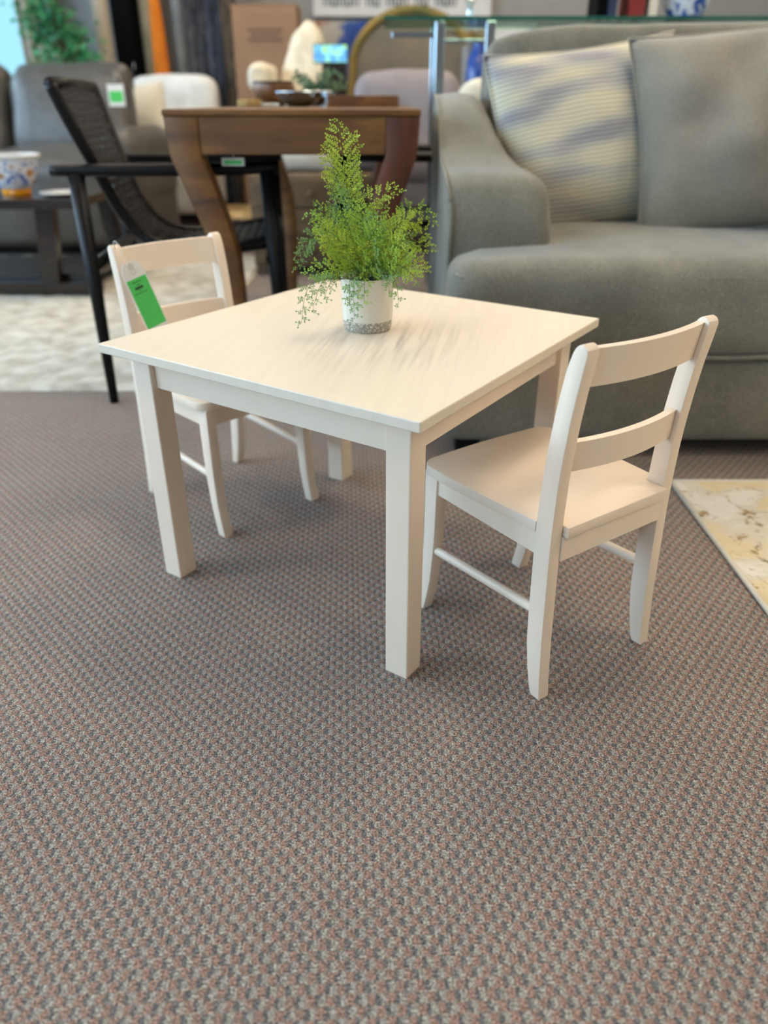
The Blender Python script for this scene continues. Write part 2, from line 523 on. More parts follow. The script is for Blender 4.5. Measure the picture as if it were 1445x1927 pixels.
# ------------------------------------------------------------------ the two little chairs
POST_BACK = [(0.001, 0.0), (.004, .03), (.0085, .10), (.0105, .16), (.012, .2), (.0135, .25), (.0135, .30), (.0125, .35), (.010, .39), (.006, .435), (.001, .475), (-.004, .505), (-.0075, .528)]
POST_TOP = [(-.0065, .5325), (-.003, .5362), (.002, .538), (.007, .5365), (.011, .533), (.0145, .527)]
POST_FRONT = [(.021, .507), (.027, .4745), (.0315, .444), (.0355, .41), (.039, .378), (.0415, .326), (.043, .283), (.0425, .242), (.0412, .19), (.0402, .15), (.0375, .092), (.031, .0475), (.0225, .01), (.018, .0)]
def post_back_y(z):
    for (y0, z0), (y1, z1) in zip(POST_BACK, POST_BACK[1:]):
        if z0 <= z <= z1: return y0 + (y1 - y0) * (z - z0) / (z1 - z0)
    return -.0075
def make_kid_chair(label, loc, rz):
    t = thing('kids_chair', label, 'chair', loc, rz, 'cream chairs at the small table')
    hw, pt = 0.126, 0.021
    prof = POST_BACK + POST_TOP + POST_FRONT
    for s in (-1, 1):
        xs = sorted((s * hw, s * (hw - pt)))
        add_obj('back_post', prism(prof, *xs, 'x', 0.0014, 2), 'paint', t, True, 25)
    # front legs, swept forward at the foot
    fr = [(.288, .2695), (.288, .2), (.2885, .14), (.2915, .08), (.297, .04), (.3045, .008), (.305, 0)]
    bk = [(.284, 0), (.276, .03), (.268, .07), (.263, .12), (.260, .17), (.258, .2695)]
    for s in (-1, 1):
        xs = sorted((s * hw, s * (hw - pt)))
        add_obj('front_leg', prism(fr + bk, *xs, 'x', 0.0014, 2), 'paint', t, True, 25)
    # seat with notches for the posts
    out = [(-hw + pt + .001, .004), (hw - pt - .001, .004), (hw - pt - .001, .0435), (hw, .0435)]
    for k in range(1, 9):
        f = k / 8; out.append((hw + 0.011 * math.sin(f * math.pi / 2), .0435 + f * (.262 - .0435)))
    rx = hw + 0.011
    for k in range(1, 9):
        a = k / 8 * math.pi / 2; out.append((rx - .028 + .028 * math.cos(a), .262 + .028 * math.sin(a)))
    for k in range(1, 5):
        f = k / 5; out.append(((rx - .028) * (1 - f), .290 + .004 * math.sin(f * math.pi / 2)))
    left = [(-x, y) for x, y in out[2:]][::-1]
    left = [p for p in left]
    poly = out + [(0, .294)] + left
    add_obj('seat', prism(poly, .2690, .2862, 'z', 0.0022, 2), 'paint', t, True, 25)
    add_obj('rear_apron', box(-hw + pt, hw - pt, .0105, .0225, .231, .269, .0008), 'paint', t)
    add_obj('front_apron', box(-hw + pt, hw - pt, .268, .280, .234, .269, .0008), 'paint', t)
    for s in (-1, 1):
        xs = sorted((s * (hw - .004), s * (hw - .016)))
        add_obj('side_apron', box(*xs, .041, .259, .234, .269, .0008), 'paint', t)
        add_obj('stretcher', tube([(s * (hw - .0105), .0385, .141), (s * (hw - .0105), .150, .134), (s * (hw - .0105), .264, .127)], .0078, 12), 'paint', t, True, 60)
    # bowed rails
    for z0, z1 in ((.481, .531), (.363, .405)):
        bm = bmesh.new(); n = 14; rows = []
        for k in range(n + 1):
            f = k / n; x = (-hw + pt) + f * 2 * (hw - pt); bow = -0.014 * (1 - (2 * f - 1) ** 2)
            row = []
            for z, d in ((z0, 0), (z1, 0), (z1, .0115), (z0, .0115)):
                row.append(bm.verts.new((x, post_back_y(z) + .0075 + bow + d, z)))
            rows.append(row)
        for a, b in zip(rows, rows[1:]):
            for j in range(4): bm.faces.new((a[j], a[(j + 1) % 4], b[(j + 1) % 4], b[j]))
        bm.faces.new(rows[0]); bm.faces.new(rows[-1])
        bmesh.ops.recalc_face_normals(bm, faces=bm.faces)
        add_obj('back_rail', bm, 'paint', t, True, 35)
    return t
ang1 = R(34.78)
make_kid_chair('small cream wooden chair pushed in on the grey sofa side of the table', (0.23034 + .126 * math.cos(ang1), 0.86223 + .126 * math.sin(ang1), 0), ang1)
ca, sa = math.cos(TAB_A), math.sin(TAB_A)
def t2w(x, y): return (TX + ca * x - sa * y, TY + sa * x + ca * y)
C2X, C2Y = t2w(-0.556, 0.066)
C2X += 0.009; C2Y -= 0.006
C2A = TAB_A - R(11) - R(90)
chair2 = make_kid_chair('small cream wooden chair with a green price tag on its back', (C2X, C2Y, 0), C2A)

# price tag hanging on that chair's top rail
def make_tag():
    m = Matrix.Translation((C2X, C2Y, 0)) @ Matrix.Rotation(C2A, 4, 'Z')
    # local chair space: x to its own side, y forward, z up; left post seen from the table is +x
    anchor = m @ Vector((.117, .030, .527))
    t = thing('price_tag', 'white hang tag with a bright green sticker tied to the small chair', 'price tag', anchor, C2A)
    th = .0011
    tilt = Matrix.Rotation(R(14), 4, 'Y') @ Matrix.Rotation(R(9), 4, 'X') @ Matrix.Scale(1.12, 4)
    def put(bm): return xf(bm, tilt)
    body = [(-.021, -.152), (.021, -.152), (.021, -.030), (.012, -.018), (-.012, -.018), (-.021, -.030)]
    bo = add_obj('card', put(xf(prism(body, 0, th, 'y'), Matrix.Translation((0, .012, 0)))), 'tagw', t)
    add_obj('sticker', put(box(-.0195, .0195, .012 + th, .012 + th + .0004, -.134, -.046)), 'tagg', t)
    bm = None
    for z, w, h in ((-.052, .009, .0012), (-.057, .004, .0012), (-.0625, .008, .0045), (-.0675, .003, .001), (-.0715, .013, .001)):
        bm = box(.002 - w, .002 + w, .012 + th + .0004, .012 + th + .0007, z - h / 2, z + h / 2, bm=bm)
    add_obj('printed_text', put(bm), 'ink', t)
    add_obj('hole_ring', put(tube([(.004 * math.cos(a), .0135, -.025 + .004 * math.sin(a)) for a in [k * math.pi / 6 for k in range(12)]], .0009, 6, closed=True)), 'string', t, True)
    path = catmull([(0, .014, -.025), (.002, .016, -.012), (.004, .010, .0), (.003, .008, .018), (0.002, -.006, .019), (0, -.016, .006)], 6)
    add_obj('string', put(tube(path, .0007, 6)), 'string', t, True)
    path = catmull([(0, .015, -.025), (-.003, .017, -.034), (.002, .017, -.040), (.005, .016, -.033)], 6)
    add_obj('string', put(tube(path, .0007, 6)), 'string', t, True)
make_tag()

# ------------------------------------------------------------------ potted fern
def frond_mesh(path, plen, gap, rnd, leaf=0.0042, stem_r=0.0009, start=0.25, droop=0.3):
    P = catmull(path, 14)
    bs = tube(P, [stem_r * (1 - 0.75 * i / (len(P) - 1)) for i in range(len(P))], 5)
    bl = bmesh.new()
    cum = [0.0]
    for a, b in zip(P, P[1:]): cum.append(cum[-1] + (b - a).length)
    L = cum[-1]
    def at(s):
        for i in range(len(P) - 1):
            if cum[i + 1] >= s:
                f = (s - cum[i]) / max(1e-9, cum[i + 1] - cum[i]); return P[i].lerp(P[i + 1], f), (P[i + 1] - P[i]).normalized()
        return P[-1], (P[-1] - P[-2]).normalized()
    def leaflet(p, d, nrm, sz):
        s = d.cross(nrm).normalized()
        sz *= 1.45
        w = sz * 0.30
        a = bl.verts.new(p); b = bl.verts.new(p + d * sz * 0.55 + s * w + nrm * sz * .12); c = bl.verts.new(p + d * sz); e = bl.verts.new(p + d * sz * 0.55 - s * w + nrm * sz * .12)
        bl.faces.new((a, b, c)); bl.faces.new((a, c, e))
    roll = rnd.uniform(-0.5, 0.5)
    s = L * start; side = 1
    while s < L:
        p, t = at(s)
        f = (s - L * start) / (L * (1 - start))
        ln = plen * (math.sin(math.pi * min(1, 0.22 + f * 0.80)) ** 0.8) * rnd.uniform(0.75, 1.1)
        ln = max(ln, leaf * 1.5)
        ref = Vector((0, -1, 0.25)).normalized()
        sd = t.cross(ref)
        if sd.length < .2: sd = t.cross(Vector((1, 0, .3)))
        sd.normalize(); nrm = sd.cross(t).normalized()
        sd = (sd * math.cos(roll) + nrm * math.sin(roll))
        d = (sd * side + t * 0.75 + nrm * rnd.uniform(-.35, .35)).normalized()
        pp = p.copy(); q = 0.0; sgn = 1
        pin = [p.copy()]
        while q < ln:
            step = leaf * 0.46
            d = (d + Vector((0, 0, -droop * step * 8)) + Vector((rnd.uniform(-1, 1), rnd.uniform(-1, 1), rnd.uniform(-1, 1))) * .06).normalized()
            pp = pp + d * step; q += step; pin.append(pp.copy())
            ls = d.cross(nrm).normalized() * sgn
            ld = (ls + d * 0.7 + nrm * rnd.uniform(-.5, .5)).normalized()
            leaflet(pp, ld, nrm, leaf * rnd.uniform(0.7, 1.15) * (1 - .35 * q / max(ln, 1e-6)))
            if q > 2 * step and rnd.random() < 0.7:
                leaflet(pp + ld * leaf * .8, (ld + d * .8).normalized(), nrm, leaf * .8)
            sgn = -sgn
        if len(pin) > 2: bs = tube(pin[::2] if len(pin) > 5 else pin, stem_r * 0.35, 3, bm=bs)
        side = -side
        s += gap * rnd.uniform(0.8, 1.2)
    return bs, bl

def make_fern():
    px, py, pz = -0.028, 1.297, 0.4435
    t = thing('potted_fern', 'green artificial fern in a cream ceramic pot standing on the small table', 'plant', (px, py, pz))
    potp = [(0, 0), (.036, 0), (.0385, .001), (.0405, .005), (.0422, .018)]
    add_obj('pot_band', lathe(potp + [(.0426, .0182), (0.0, .0182)], 48), 'potband', t, True, 35)
    pr = [(0.0, .0182), (.0424, .0182), (.0430, .03), (.0436, .060), (.0440, .086), (.0436, .0875), (.0420, .0875), (.0412, .086), (.0400, .03), (0, .025)]
    add_obj('pot', lathe(pr, 48), 'pot', t, True, 35)
    add_obj('moss', lathe([(.0405, .074), (.030, .079), (.012, .083), (0, .084)], 24), 'soil', t, True)
    rnd = random.Random(11)
    F = []
    def fr(end, mid=None, pl=.030, col='fern1', gap=.0075, start=.25, leaf=.0042, droop=.3, base=None):
        b = base or (rnd.uniform(-.018, .018), rnd.uniform(-.018, .018), .078)
        if mid is None: mid = (b[0] * .4 + end[0] * .45, b[1] * .4 + end[1] * .45, b[2] + (end[2] - b[2]) * .62)
        F.append(([b, mid, end], pl, gap, col, start, leaf, droop))
    # tall feathery plume and its neighbours
    fr((-.042, 0, .318), (-.026, 0, .19), .036, 'fern2', .0065, .52, .0044, .05, (-.006, .0, .08))
    fr((-.062, -.004, .275), (-.03, 0, .19), .026, 'fern2', .0065, .58, .0042, .1)
    fr((-.020, .01, .270), (-.02, .005, .18), .022, 'fern1', .007, .5, .0042, .1)
    fr((.052, -.005, .222), (-.004, .0, .19), .017, 'fern2', .0065, .55, .0040, .1)
    fr((-.050, -.012, .232), (-.035, -.004, .17), .024, 'fern3', .008, .5, .0046, .2)
    fr((-.008, -.01, .205), (-.005, -.005, .14), .026, 'fern1', .007, .4)
    # body of the plant
    for e, c, pl in [((.030, .012, .200), 'fern1', .026), ((.058, -.012, .172), 'fern2', .032), ((.030, -.02, .165), 'fern1', .032),
                     ((-.085, .0, .195), 'fern1', .030), ((-.072, -.02, .168), 'fern2', .034), ((-.095, .03, .180), 'fern1', .022),
                     ((-.045, -.035, .150), 'fern2', .034), ((-.020, -.045, .140), 'fern2', .034), ((.005, -.04, .150), 'fern1', .034),
                     ((-.060, -.045, .120), 'fern2', .030), ((.045, -.045, .128), 'fern1', .032), ((.075, -.03, .125), 'fern1', .028),
                     ((.02, -.05, .125), 'fern3', .03), ((-.005, -.055, .115), 'fern1', .03), ((.03, .03, .17), 'fern1', .03), ((-.03, .03, .18), 'fern1', .03),
                     ((-.055, .02, .15), 'fern3', .03), ((.06, .03, .15), 'fern3', .028), ((.065, .0, .185), 'fern2', .022)]:
        fr(e, None, pl, c, .0068, .3, .0042, .35)
    # right-hand sprays
    fr((.112, .035, .172), (.065, .025, .185), .014, 'fern1', .007, .45, .0046, .2)
    fr((.100, .05, .150), (.06, .04, .165), .026, 'fern2', .007, .35)
    fr((.108, .05, .118), (.06, .03, .140), .026, 'fern1', .007, .35)
    fr((.095, -.02, .098), (.050, -.025, .120), .026, 'fern2', .0065, .35)
    fr((.085, -.045, .088), (.045, -.035, .112), .026, 'fern1', .0065, .35)
    # left droopers
    fr((-.116, -.005, .098), (-.080, .0, .150), .016, 'fern3', .006, .4, .0038, .5)
    fr((-.100, -.025, .092), (-.050, -.02, .106), .020, 'fern1', .0065, .3)
    fr((-.108, -.050, .020), (-.085, -.045, .085), .012, 'fern3', .010, .45, .0042, .8)
    fr((-.088, -.050, .045), (-.065, -.045, .092), .012, 'fern3', .010, .4, .0042, .8)
    fr((-.070, -.052, .060), (-.05, -.045, .095), .013, 'fern3', .009, .4, .0042, .8)
    # over the rim in front
    fr((-.020, -.066, .032), (-.018, -.052, .098), .014, 'fern3', .009, .4, .0044, .8)
    fr((-.028, -.062, .056), (-.024, -.05, .098), .014, 'fern3', .009, .4, .0044, .8)
    fr((-.004, -.064, .060), (-.004, -.052, .098), .013, 'fern1', .009, .4, .0042, .8)
    fr((.052, -.045, .052), (.040, -.04, .096), .012, 'fern3', .009, .4, .0042, .8)
    fr((.036, -.052, .066), (.030, -.04, .098), .012, 'fern3', .009, .4, .0042, .8)
    for e, c in [((-.04, -.02, .19), 'fern1'), ((.012, -.02, .185), 'fern3'),
                 ((-.068, -.03, .145), 'fern2'), ((-.035, -.05, .125), 'fern1'), ((.06, -.035, .15), 'fern2'), ((.018, -.035, .175), 'fern1'), ((-.08, .01, .165), 'fern2')]:
        fr(e, None, .026, c, .0065, .35, .0042, .3)
    for k in range(12):
        a = rnd.uniform(0, 6.28); rr = rnd.uniform(.045, .075)
        fr((rr * math.cos(a), rr * math.sin(a) * .75, rnd.uniform(.10, .15)), None, .028, rnd.choice(['fern1', 'fern2', 'fern1']), .007, .3)
    for path, pl, gap, col, st, lf, dr in F:
        bs, bl = frond_mesh(path, pl, gap, rnd, lf, .0009, st, dr)
        f = add_obj('frond', bl, col, t)
        add_obj('stem', bs, 'stem', f, True)
make_fern()

# ------------------------------------------------------------------ grey sofa
def make_sofa():
    t = thing('sofa', 'large grey chenille sofa with rolled welting and low sloping arms', 'sofa', (0, 0, 0))
    x0, x1 = 0.145, 2.35
    # base rail
    bm = softbox((x1 - x0) / 2, .42, .105, .022, n=10)
    xf(bm, Matrix.Translation(((x0 + x1) / 2, 1.735 + .42, .045 + .105)))
    add_obj('base', bm, 'sofa', t, True)
    for x in (.21, 2.28):
        for y in (1.80, 2.5):
            add_obj('foot', box(x - .03, x + .03, y - .03, y + .03, 0, .05, .004), 'black', t)
    # T-shaped seat cushions
    mid = (x0 + x1) / 2
    for sgn, (a, b) in ((1, (x0, mid)), (-1, (mid, x1))):
        hx = (b - a) / 2 - .004
        bm = softbox(hx, .385, .112, .05, crown=.022, wob=.006, n=20, fcrown=.012, seed=sgn * 3.0)
        # notch for the arm: squeeze the outer rear
        for v in bm.verts:
            if v.co.y > -0.20:
                k = min(1, (v.co.y + .20) / .05)
                if sgn == 1 and v.co.x < -hx + .235: v.co.x += (-hx + .235 - v.co.x) * k
                if sgn == -1 and v.co.x > hx - .235: v.co.x -= (v.co.x - hx + .235) * k
        xf(bm, Matrix.Translation(((a + b) / 2, 1.720 + .385, .250 + .112)))
        cu = add_obj('seat_cushion', bm, 'sofa', t, True)
        for zz in (.443, .262):
            path = []
            for k in range(41):
                f = k / 40; x = a + .03 + f * (b - a - .06)
                path.append((x, 1.7215 - .010 * (1 - (2 * f - 1) ** 2) + (.012 if zz > .4 else .012), zz + .004 * hnoise(x * 9, zz * 5) + (.0 if zz < .4 else -.004)))
            path = [(path[0][0] - .02, 1.80, zz)] + [(path[0][0] - .012, 1.745, zz)] + path + [(path[-1][0] + .012, 1.745, zz), (path[-1][0] + .02, 1.80, zz)]
            add_obj('welt', tube(path, .0055, 8), 'sofa', cu, True)
    # arms: lofted, low block in front then sweeping up to the back
    def arm(mir):
        sec = [(1.905, .155, .372, .55), (1.915, .150, .385, .60), (1.935, .146, .392, .622), (1.97, .145, .392, .634), (2.03, .145, .386, .640), (2.10, .145, .365, .648),
               (2.18, .145, .335, .680), (2.26, .145, .310, .725), (2.34, .146, .295, .768), (2.42, .146, .288, .795), (2.52, .147, .285, .806), (2.60, .148, .285, .806)]
        bm = bmesh.new(); rows = []
        for y, a, b, zt in sec:
            ring = []
            r = min(.05, (b - a) * .3)
            pts = [(a, .20), (a, .35), (a, .46), (a, zt - .018)]
            for k in range(1, 4):
                an = math.pi - k / 4 * math.pi / 2; pts.append((a + .018 + .018 * math.cos(an), zt - .018 + .018 * math.sin(an)))
            pts += [(a + .03, zt), ((a + b) / 2 - .01, zt + .004)]
            for k in range(0, 6):
                an = math.pi / 2 - k / 5 * math.pi / 2; pts.append((b - r + r * math.cos(an), zt - r * 1.1 + r * 1.1 * math.sin(an)))
            pts += [(b + .012, max(zt - .12, .48)), (b + .010, .46), (b, .35), (b, .20)]
            for x, z in pts:
                xx = x if not mir else (x0 + x1) - x
                ring.append(bm.verts.new((xx, y, z)))
            rows.append(ring)
        n = len(rows[0])
        for p, q in zip(rows, rows[1:]):
            for k in range(n): bm.faces.new((p[k], p[(k + 1) % n], q[(k + 1) % n], q[k]))
        bm.faces.new(rows[0]); bm.faces.new(rows[-1])
        bmesh.ops.recalc_face_normals(bm, faces=bm.faces)
        ao = add_obj('arm', bm, 'sofa', t, True, 60)
        pts = [(s[1] + .003, s[0] - (.004 if i == 0 else 0), s[3] - .006) for i, s in enumerate(sec)]
        pts = [(.155, 1.902, .25), (.155, 1.901, .45)] + pts
        if mir: pts = [((x0 + x1) - p[0], p[1], p[2]) for p in pts]
        add_obj('welt', tube(catmull(pts, 4), .005, 8), 'sofa', ao, True)
    arm(False); arm(True)
    # back frame
    bm = softbox((x1 - x0) / 2 - .15, .10, .35, .035, crown=.012, n=16, wob=.006)
    for v in bm.verts:
        if v.co.z > 0.2: v.co.z -= .035 * max(0, (abs(v.co.x) - (x1 - x0) / 2 + .45) / .30) ** 2
    bm = xf(bm, Matrix.Translation((mid, 2.56, .15 + .47)) @ Matrix.Rotation(R(-7), 4, 'X'))
    add_obj('back_frame', bm, 'sofa', t, True)
    return t
make_sofa()

def place_pillow(name, w, h, th, mat, label, loc, rx, ry, rz, seed, welt=True, wob=.012):
    t = thing(name, label, 'pillow', loc)
    M = Matrix.Rotation(rz, 4, 'Z') @ Matrix.Rotation(rx, 4, 'X') @ Matrix.Rotation(ry, 4, 'Y')
    p = add_obj('cover', pillow(w, h, th, 30, wob, seed), mat, t, True)
    p.matrix_local = M
    if welt:
        e = add_obj('piping', tube(pillow_edge(w, h), .0045, 6, closed=True), mat, t, True)
        e.matrix_local = M
    return t
place_pillow('throw_pillow', .53, .49, .17, 'strip', 'cream throw pillow with thin grey and tan woven stripes on the grey sofa', (.562, 2.33, .690), R(-17), R(-7), R(6), 1.0)
place_pillow('throw_pillow', .66, .52, .24, 'pill', 'plain grey plush throw pillow leaning beside the striped pillow', (.985, 2.21, .722), R(-19), R(-7), R(-6), 5.0, wob=.03)

# ------------------------------------------------------------------ rugs
def make_gold_rug():
    t = thing('area_rug', 'cream and gold distressed area rug with a bound edge', 'rug', (0, 0, 0))
    add_obj('pile', box(.672, 2.6, -.6, 1.592, 0, .008, .003), 'rugR', t)
    add_obj('binding', tube([(.669, 1.592, .005), (.669, .8, .005), (.669, -.6, .005)], .0052, 8), 'bind', t, True)
    add_obj('binding', tube([(.669, 1.595, .005), (1.6, 1.595, .005), (2.6, 1.595, .005)], .0052, 8), 'bind', t, True)
make_gold_rug()

def make_shag():
    t = thing('shag_rug', 'thick cream shag rug under the dark coffee table', 'rug', (0, 0, 0))
    x0, x1, y0, y1 = -3.3, -0.66, 2.236, 4.5
    nx, ny = 170, 150
    bm = bmesh.new(); g = []
    for j in range(ny + 1):
        row = []
        for i in range(nx + 1):
            x = x0 + (x1 - x0) * i / nx; y = y0 + (y1 - y0) * j / ny
            e = min(i, nx - i, j, ny - j)
            z = 0.016 + .008 * hnoise(x * 14, y * 14) + .005 * hnoise(x * 45, y * 45, 3)
            if e == 0: z = 0.001
            row.append(bm.verts.new((x + (.008 * hnoise(y * 20, 1.0) if e < 2 else 0), y + (.008 * hnoise(x * 20, 2.0) if e < 2 else 0), z)))
        g.append(row)
    for j in range(ny):
        for i in range(nx): bm.faces.new((g[j][i], g[j][i + 1], g[j + 1][i + 1], g[j + 1][i]))
    add_obj('pile', bm, 'shag', t, True)
    add_obj('backing', box(x0 + .01, x1 - .01, y0 + .006, y1 - .01, 0, .003), 'shag', t)
make_shag()

# ------------------------------------------------------------------ brown dining table
def make_dining_table():
    t = thing('dining_table', 'long brown hardwood dining table with curved inward legs', 'table', (0, 0, 0))
    x0, x1, y0, y1, zt = -.556, .091, 2.15, 3.65, .769
    add_obj('tabletop', box(x0 - .002, x1 + .002, y0 - .004, y1, zt - .016, zt, .005, 3), 'dwood', t)
    cxm = (x0 + x1) / 2
    outer = [(-.556, .753), (-.555, .73), (-.549, .661), (-.524, .592), (-.497, .52), (-.467, .439), (-.45, .362), (-.438, .29), (-.436, .2), (-.444, .1), (-.456, 0)]
    inner = [(-.405, 0), (-.398, .1), (-.392, .2), (-.393, .30), (-.396, .404), (-.41, .473), (-.431, .546), (-.452, .617), (-.470, .665), (-.470, .753)]
    for (ya, yb) in ((y0, y0 + .07), (y1 - .08, y1 - .01)):
        add_obj('leg', prism(outer + inner, ya, yb, 'y', .004, 2), 'dwood', t, True, 40)
        poly = [(2 * cxm - x, z) for x, z in outer + inner]
        add_obj('leg', prism(poly, ya, yb, 'y', .004, 2), 'dwood2', t, True, 40)
        add_obj('apron', box(-.470, 2 * cxm + .470, ya + .004, yb - .01, .665, .753, .002), 'dwood', t)
    for xa, xb in ((x0 + .012, x0 + .05), (x1 - .05, x1 - .012)):
        add_obj('side_apron', box(xa, xb, y0 + .07, y1 - .08, .69, .753), 'dwood', t)
make_dining_table()

# ------------------------------------------------------------------ black woven dining armchairs (face +x)
def make_arm_chair():
    t = thing('dining_chair', '', 'chair', (0, 0, 0), 0, 'black woven dining armchairs')
    for s in (-1, 1):
        add_obj('arm', tube(catmull([(-.325, s * .245, .624), (-.15, s * .25, .624), (.1, s * .25, .624), (.275, s * .24, .628)], 5), .022, 10, flat=.75), 'black', t, True)
        add_obj('rear_leg', tube([(-.262, s * .25, .615), (-.255, s * .28, .35), (-.247, s * .325, 0)], [.023, .020, .013], 10), 'black', t, True)
        add_obj('front_leg', tube([(.245, s * .245, .618), (.252, s * .27, .35), (.262, s * .30, 0)], [.023, .020, .013], 10), 'black', t, True)
        # curved shell rail: back stile sweeping into the seat rail
        pts = [(-.29, s * .235, .825), (-.262, s * .215, .735), (-.222, s * .18, .62), (-.18, s * .155, .51), (-.12, s * .155, .435), (-.03, s * .18, .405), (.10, s * .215, .412), (.25, s * .225, .432)]
        add_obj('shell_rail', tube(catmull(pts, 6), .017, 8), 'black', t, True)
        add_obj('cross_block', tube([(.05, s * .21, .405), (.12, s * .26, .42)], .014, 8), 'black', t, True)
    add_obj('top_rail', tube([(-.29, -.235, .825), (-.30, 0, .83), (-.29, .235, .825)], .017, 8), 'black', t, True)
    add_obj('seat_rail', tube([(.25, -.24, .43), (.255, 0, .425), (.25, .24, .43)], .02, 8), 'black', t, True)
    add_obj('stretcher', tube([(.24, -.27, .39), (.24, .27, .39)], .016, 8), 'black', t, True)
    add_obj('stretcher', tube([(-.25, -.28, .38), (-.25, .28, .38)], .016, 8), 'black', t, True)
    # woven straps: lengthwise ones over back and seat, crosswise ones between the rails
    line = catmull([(-.29, 0, .825), (-.262, 0, .735), (-.222, 0, .62), (-.18, 0, .51), (-.12, 0, .435), (-.03, 0, .405), (.10, 0, .412), (.25, 0, .432)], 6)
    wid = [.235 - .08 * min(1, i / 18) + .07 * max(0, (i - 18) / (len(line) - 19)) for i in range(len(line))]
    nl = 9
    for k in range(nl):
        f = -1 + 2 * (k + .5) / nl
        pts = [(p.x, f * wid[i] * .93, p.z + (.006 if (i + k) % 2 else -.006)) for i, p in enumerate(line)]
        bm = bmesh.new(); rows = []
        for i, p in enumerate(pts):
            w = wid[i] * .93 / nl * .62
            rows.append([bm.verts.new((p[0], p[1] + sx * w, p[2] + dz)) for sx, dz in ((-1, 0), (1, 0), (1, .004), (-1, .004))])
        for a, b in zip(rows, rows[1:]):
            for j in range(4): bm.faces.new((a[j], a[(j + 1) % 4], b[(j + 1) % 4], b[j]))
        bm.faces.new(rows[0]); bm.faces.new(rows[-1])
        add_obj('strap', bm, 'strap', t, True, 40)
    for i in range(1, len(line) - 1):
        p, q = line[i], line[i + 1]
        d = (q - p).normalized(); n = Vector((-d.z, 0, d.x))
        bm = bmesh.new(); rows = []
        m = nl * 2
        for k in range(m + 1):
            y = -wid[i] + 2 * wid[i] * k / m
            off = n * (.006 * math.sin(k * math.pi + i * math.pi + math.pi / 2))
            hw2 = (q - p).length * .34
            rows.append([bm.verts.new(Vector((p.x, y, p.z)) + d * sx * hw2 + off + n * dz) for sx, dz in ((-1, 0), (1, 0), (1, .004), (-1, .004))])
        for a, b in zip(rows, rows[1:]):
            for j in range(4): bm.faces.new((a[j], a[(j + 1) % 4], b[(j + 1) % 4], b[j]))
        bm.faces.new(rows[0]); bm.faces.new(rows[-1])
        add_obj('cross_strap', bm, 'strap', t, True, 40)
    return t
ch = make_arm_chair()
ch.location = (-.588, 2.489, 0); ch.rotation_euler = (0, 0, R(6))
ch['label'] = 'black woven armchair tucked under the brown dining table beside the shag rug edge'
c3 = copy_tree(ch); c3.location = (.10, 3.03, 0); c3.rotation_euler = (0, 0, R(180))
c3['label'] = 'black woven armchair tucked in on the sofa side of the brown dining table'

# ------------------------------------------------------------------ more materials for the back of the shop
MT.update(
    curtain=plain('beige_drape', '#b3a795', 0.9, c2='#a39783', nscale=3),
    tree=plain('tree_leaf', '#3f9a5a', 0.55, c2='#2a6e46', nscale=4),
    bark=plain('bark', '#6b563f', 0.9, c2='#54432f', nscale=20),
    blackcab=plain('black_cabinet', '#050506', 0.9, spec=0.1),
    beige=plain('beige_rug_back', '#a39478', 0.95, c2='#8f8066', nscale=5),
    orange=plain('orange_canvas', '#cf7412', 0.9, c2='#b9640c', nscale=8),
    greyroll=plain('grey_rug_back', '#8e8d8b', 0.95, c2='#7d7c7a'),
    cardboard=plain('cardboard', '#8f6f55', 0.9, c2='#85664d', nscale=3),
    cardink=plain('cardboard_print', '#5a4433', 0.9),
    wool=plain('white_wool', '#ded5bf', 1.0, c2='#cbbfa4', nscale=18, bmp=0.8, bscale=90),
    mauve=plain('mauve_grey_fabric', '#8f878a', 0.95, c2='#7d7679', nscale=6, bmp=0.3, bscale=120),
    cream=plain('cream_fabric', '#d3cdbd', 0.95),
    pine=wood('pine', '#b08a4e', '#c59c5e', '#d6b279', 3, (6, 6, 1), 0.5),
    walnut=wood('walnut', '#4a3a28', '#5c4830', '#6e583c', 3, (1, 6, 6), 0.45),
    blue=plain('cobalt_glaze', '#15459a', 0.15, c2='#0f377f'),
    bluewhite=gingham_like('blue_white_glaze', '#c9d0d8', '#1f4aa0', '#274f9e', 22),
    bowlpat=gingham_like('painted_bowl', '#cfd2d8', '#a56d2a', '#5a6ea8', 38),
    amber=plain('amber_glaze', '#d68a0a', 0.2, c2='#c97f08'),
    red=plain('red_cloth', '#7d1f1c', 0.7), navy=plain('navy_cloth', '#1d2a48', 0.7),
    white=plain('white_board', '#c9c8c4', 0.6), lettering=plain('dark_letter_paint', '#3a3d45', 0.7),
    moss=plain('moss_green_frame', '#5d5c2c', 0.7, c2='#8a6d2e', nscale=5),
    mirror=plain('mirror', '#7d766c', 0.3, 0.5, c2='#9a8a72', nscale=3),
    woodbowl=wood('bowl_wood', '#4a2c14', '#6b4420', '#83592e', 4, (3, 3, 8), 0.4),
    rope=plain('jute', '#b99a63', 0.95, c2='#9a7d4a', nscale=60),
    euca=plain('eucalyptus', '#6f8a6c', 0.7, c2='#55704f', nscale=20),
    steel=plain('polished_steel', '#9aa4aa', 0.15, 1.0),
    brownleather=plain('brown_leather', '#5c3f28', 0.4, c2='#4a3220'),
    tangreen=plain('dark_green_label', '#12602c', 0.6),
    clear=glassy('clear_film', '#c9ccd2', 0.2),
)

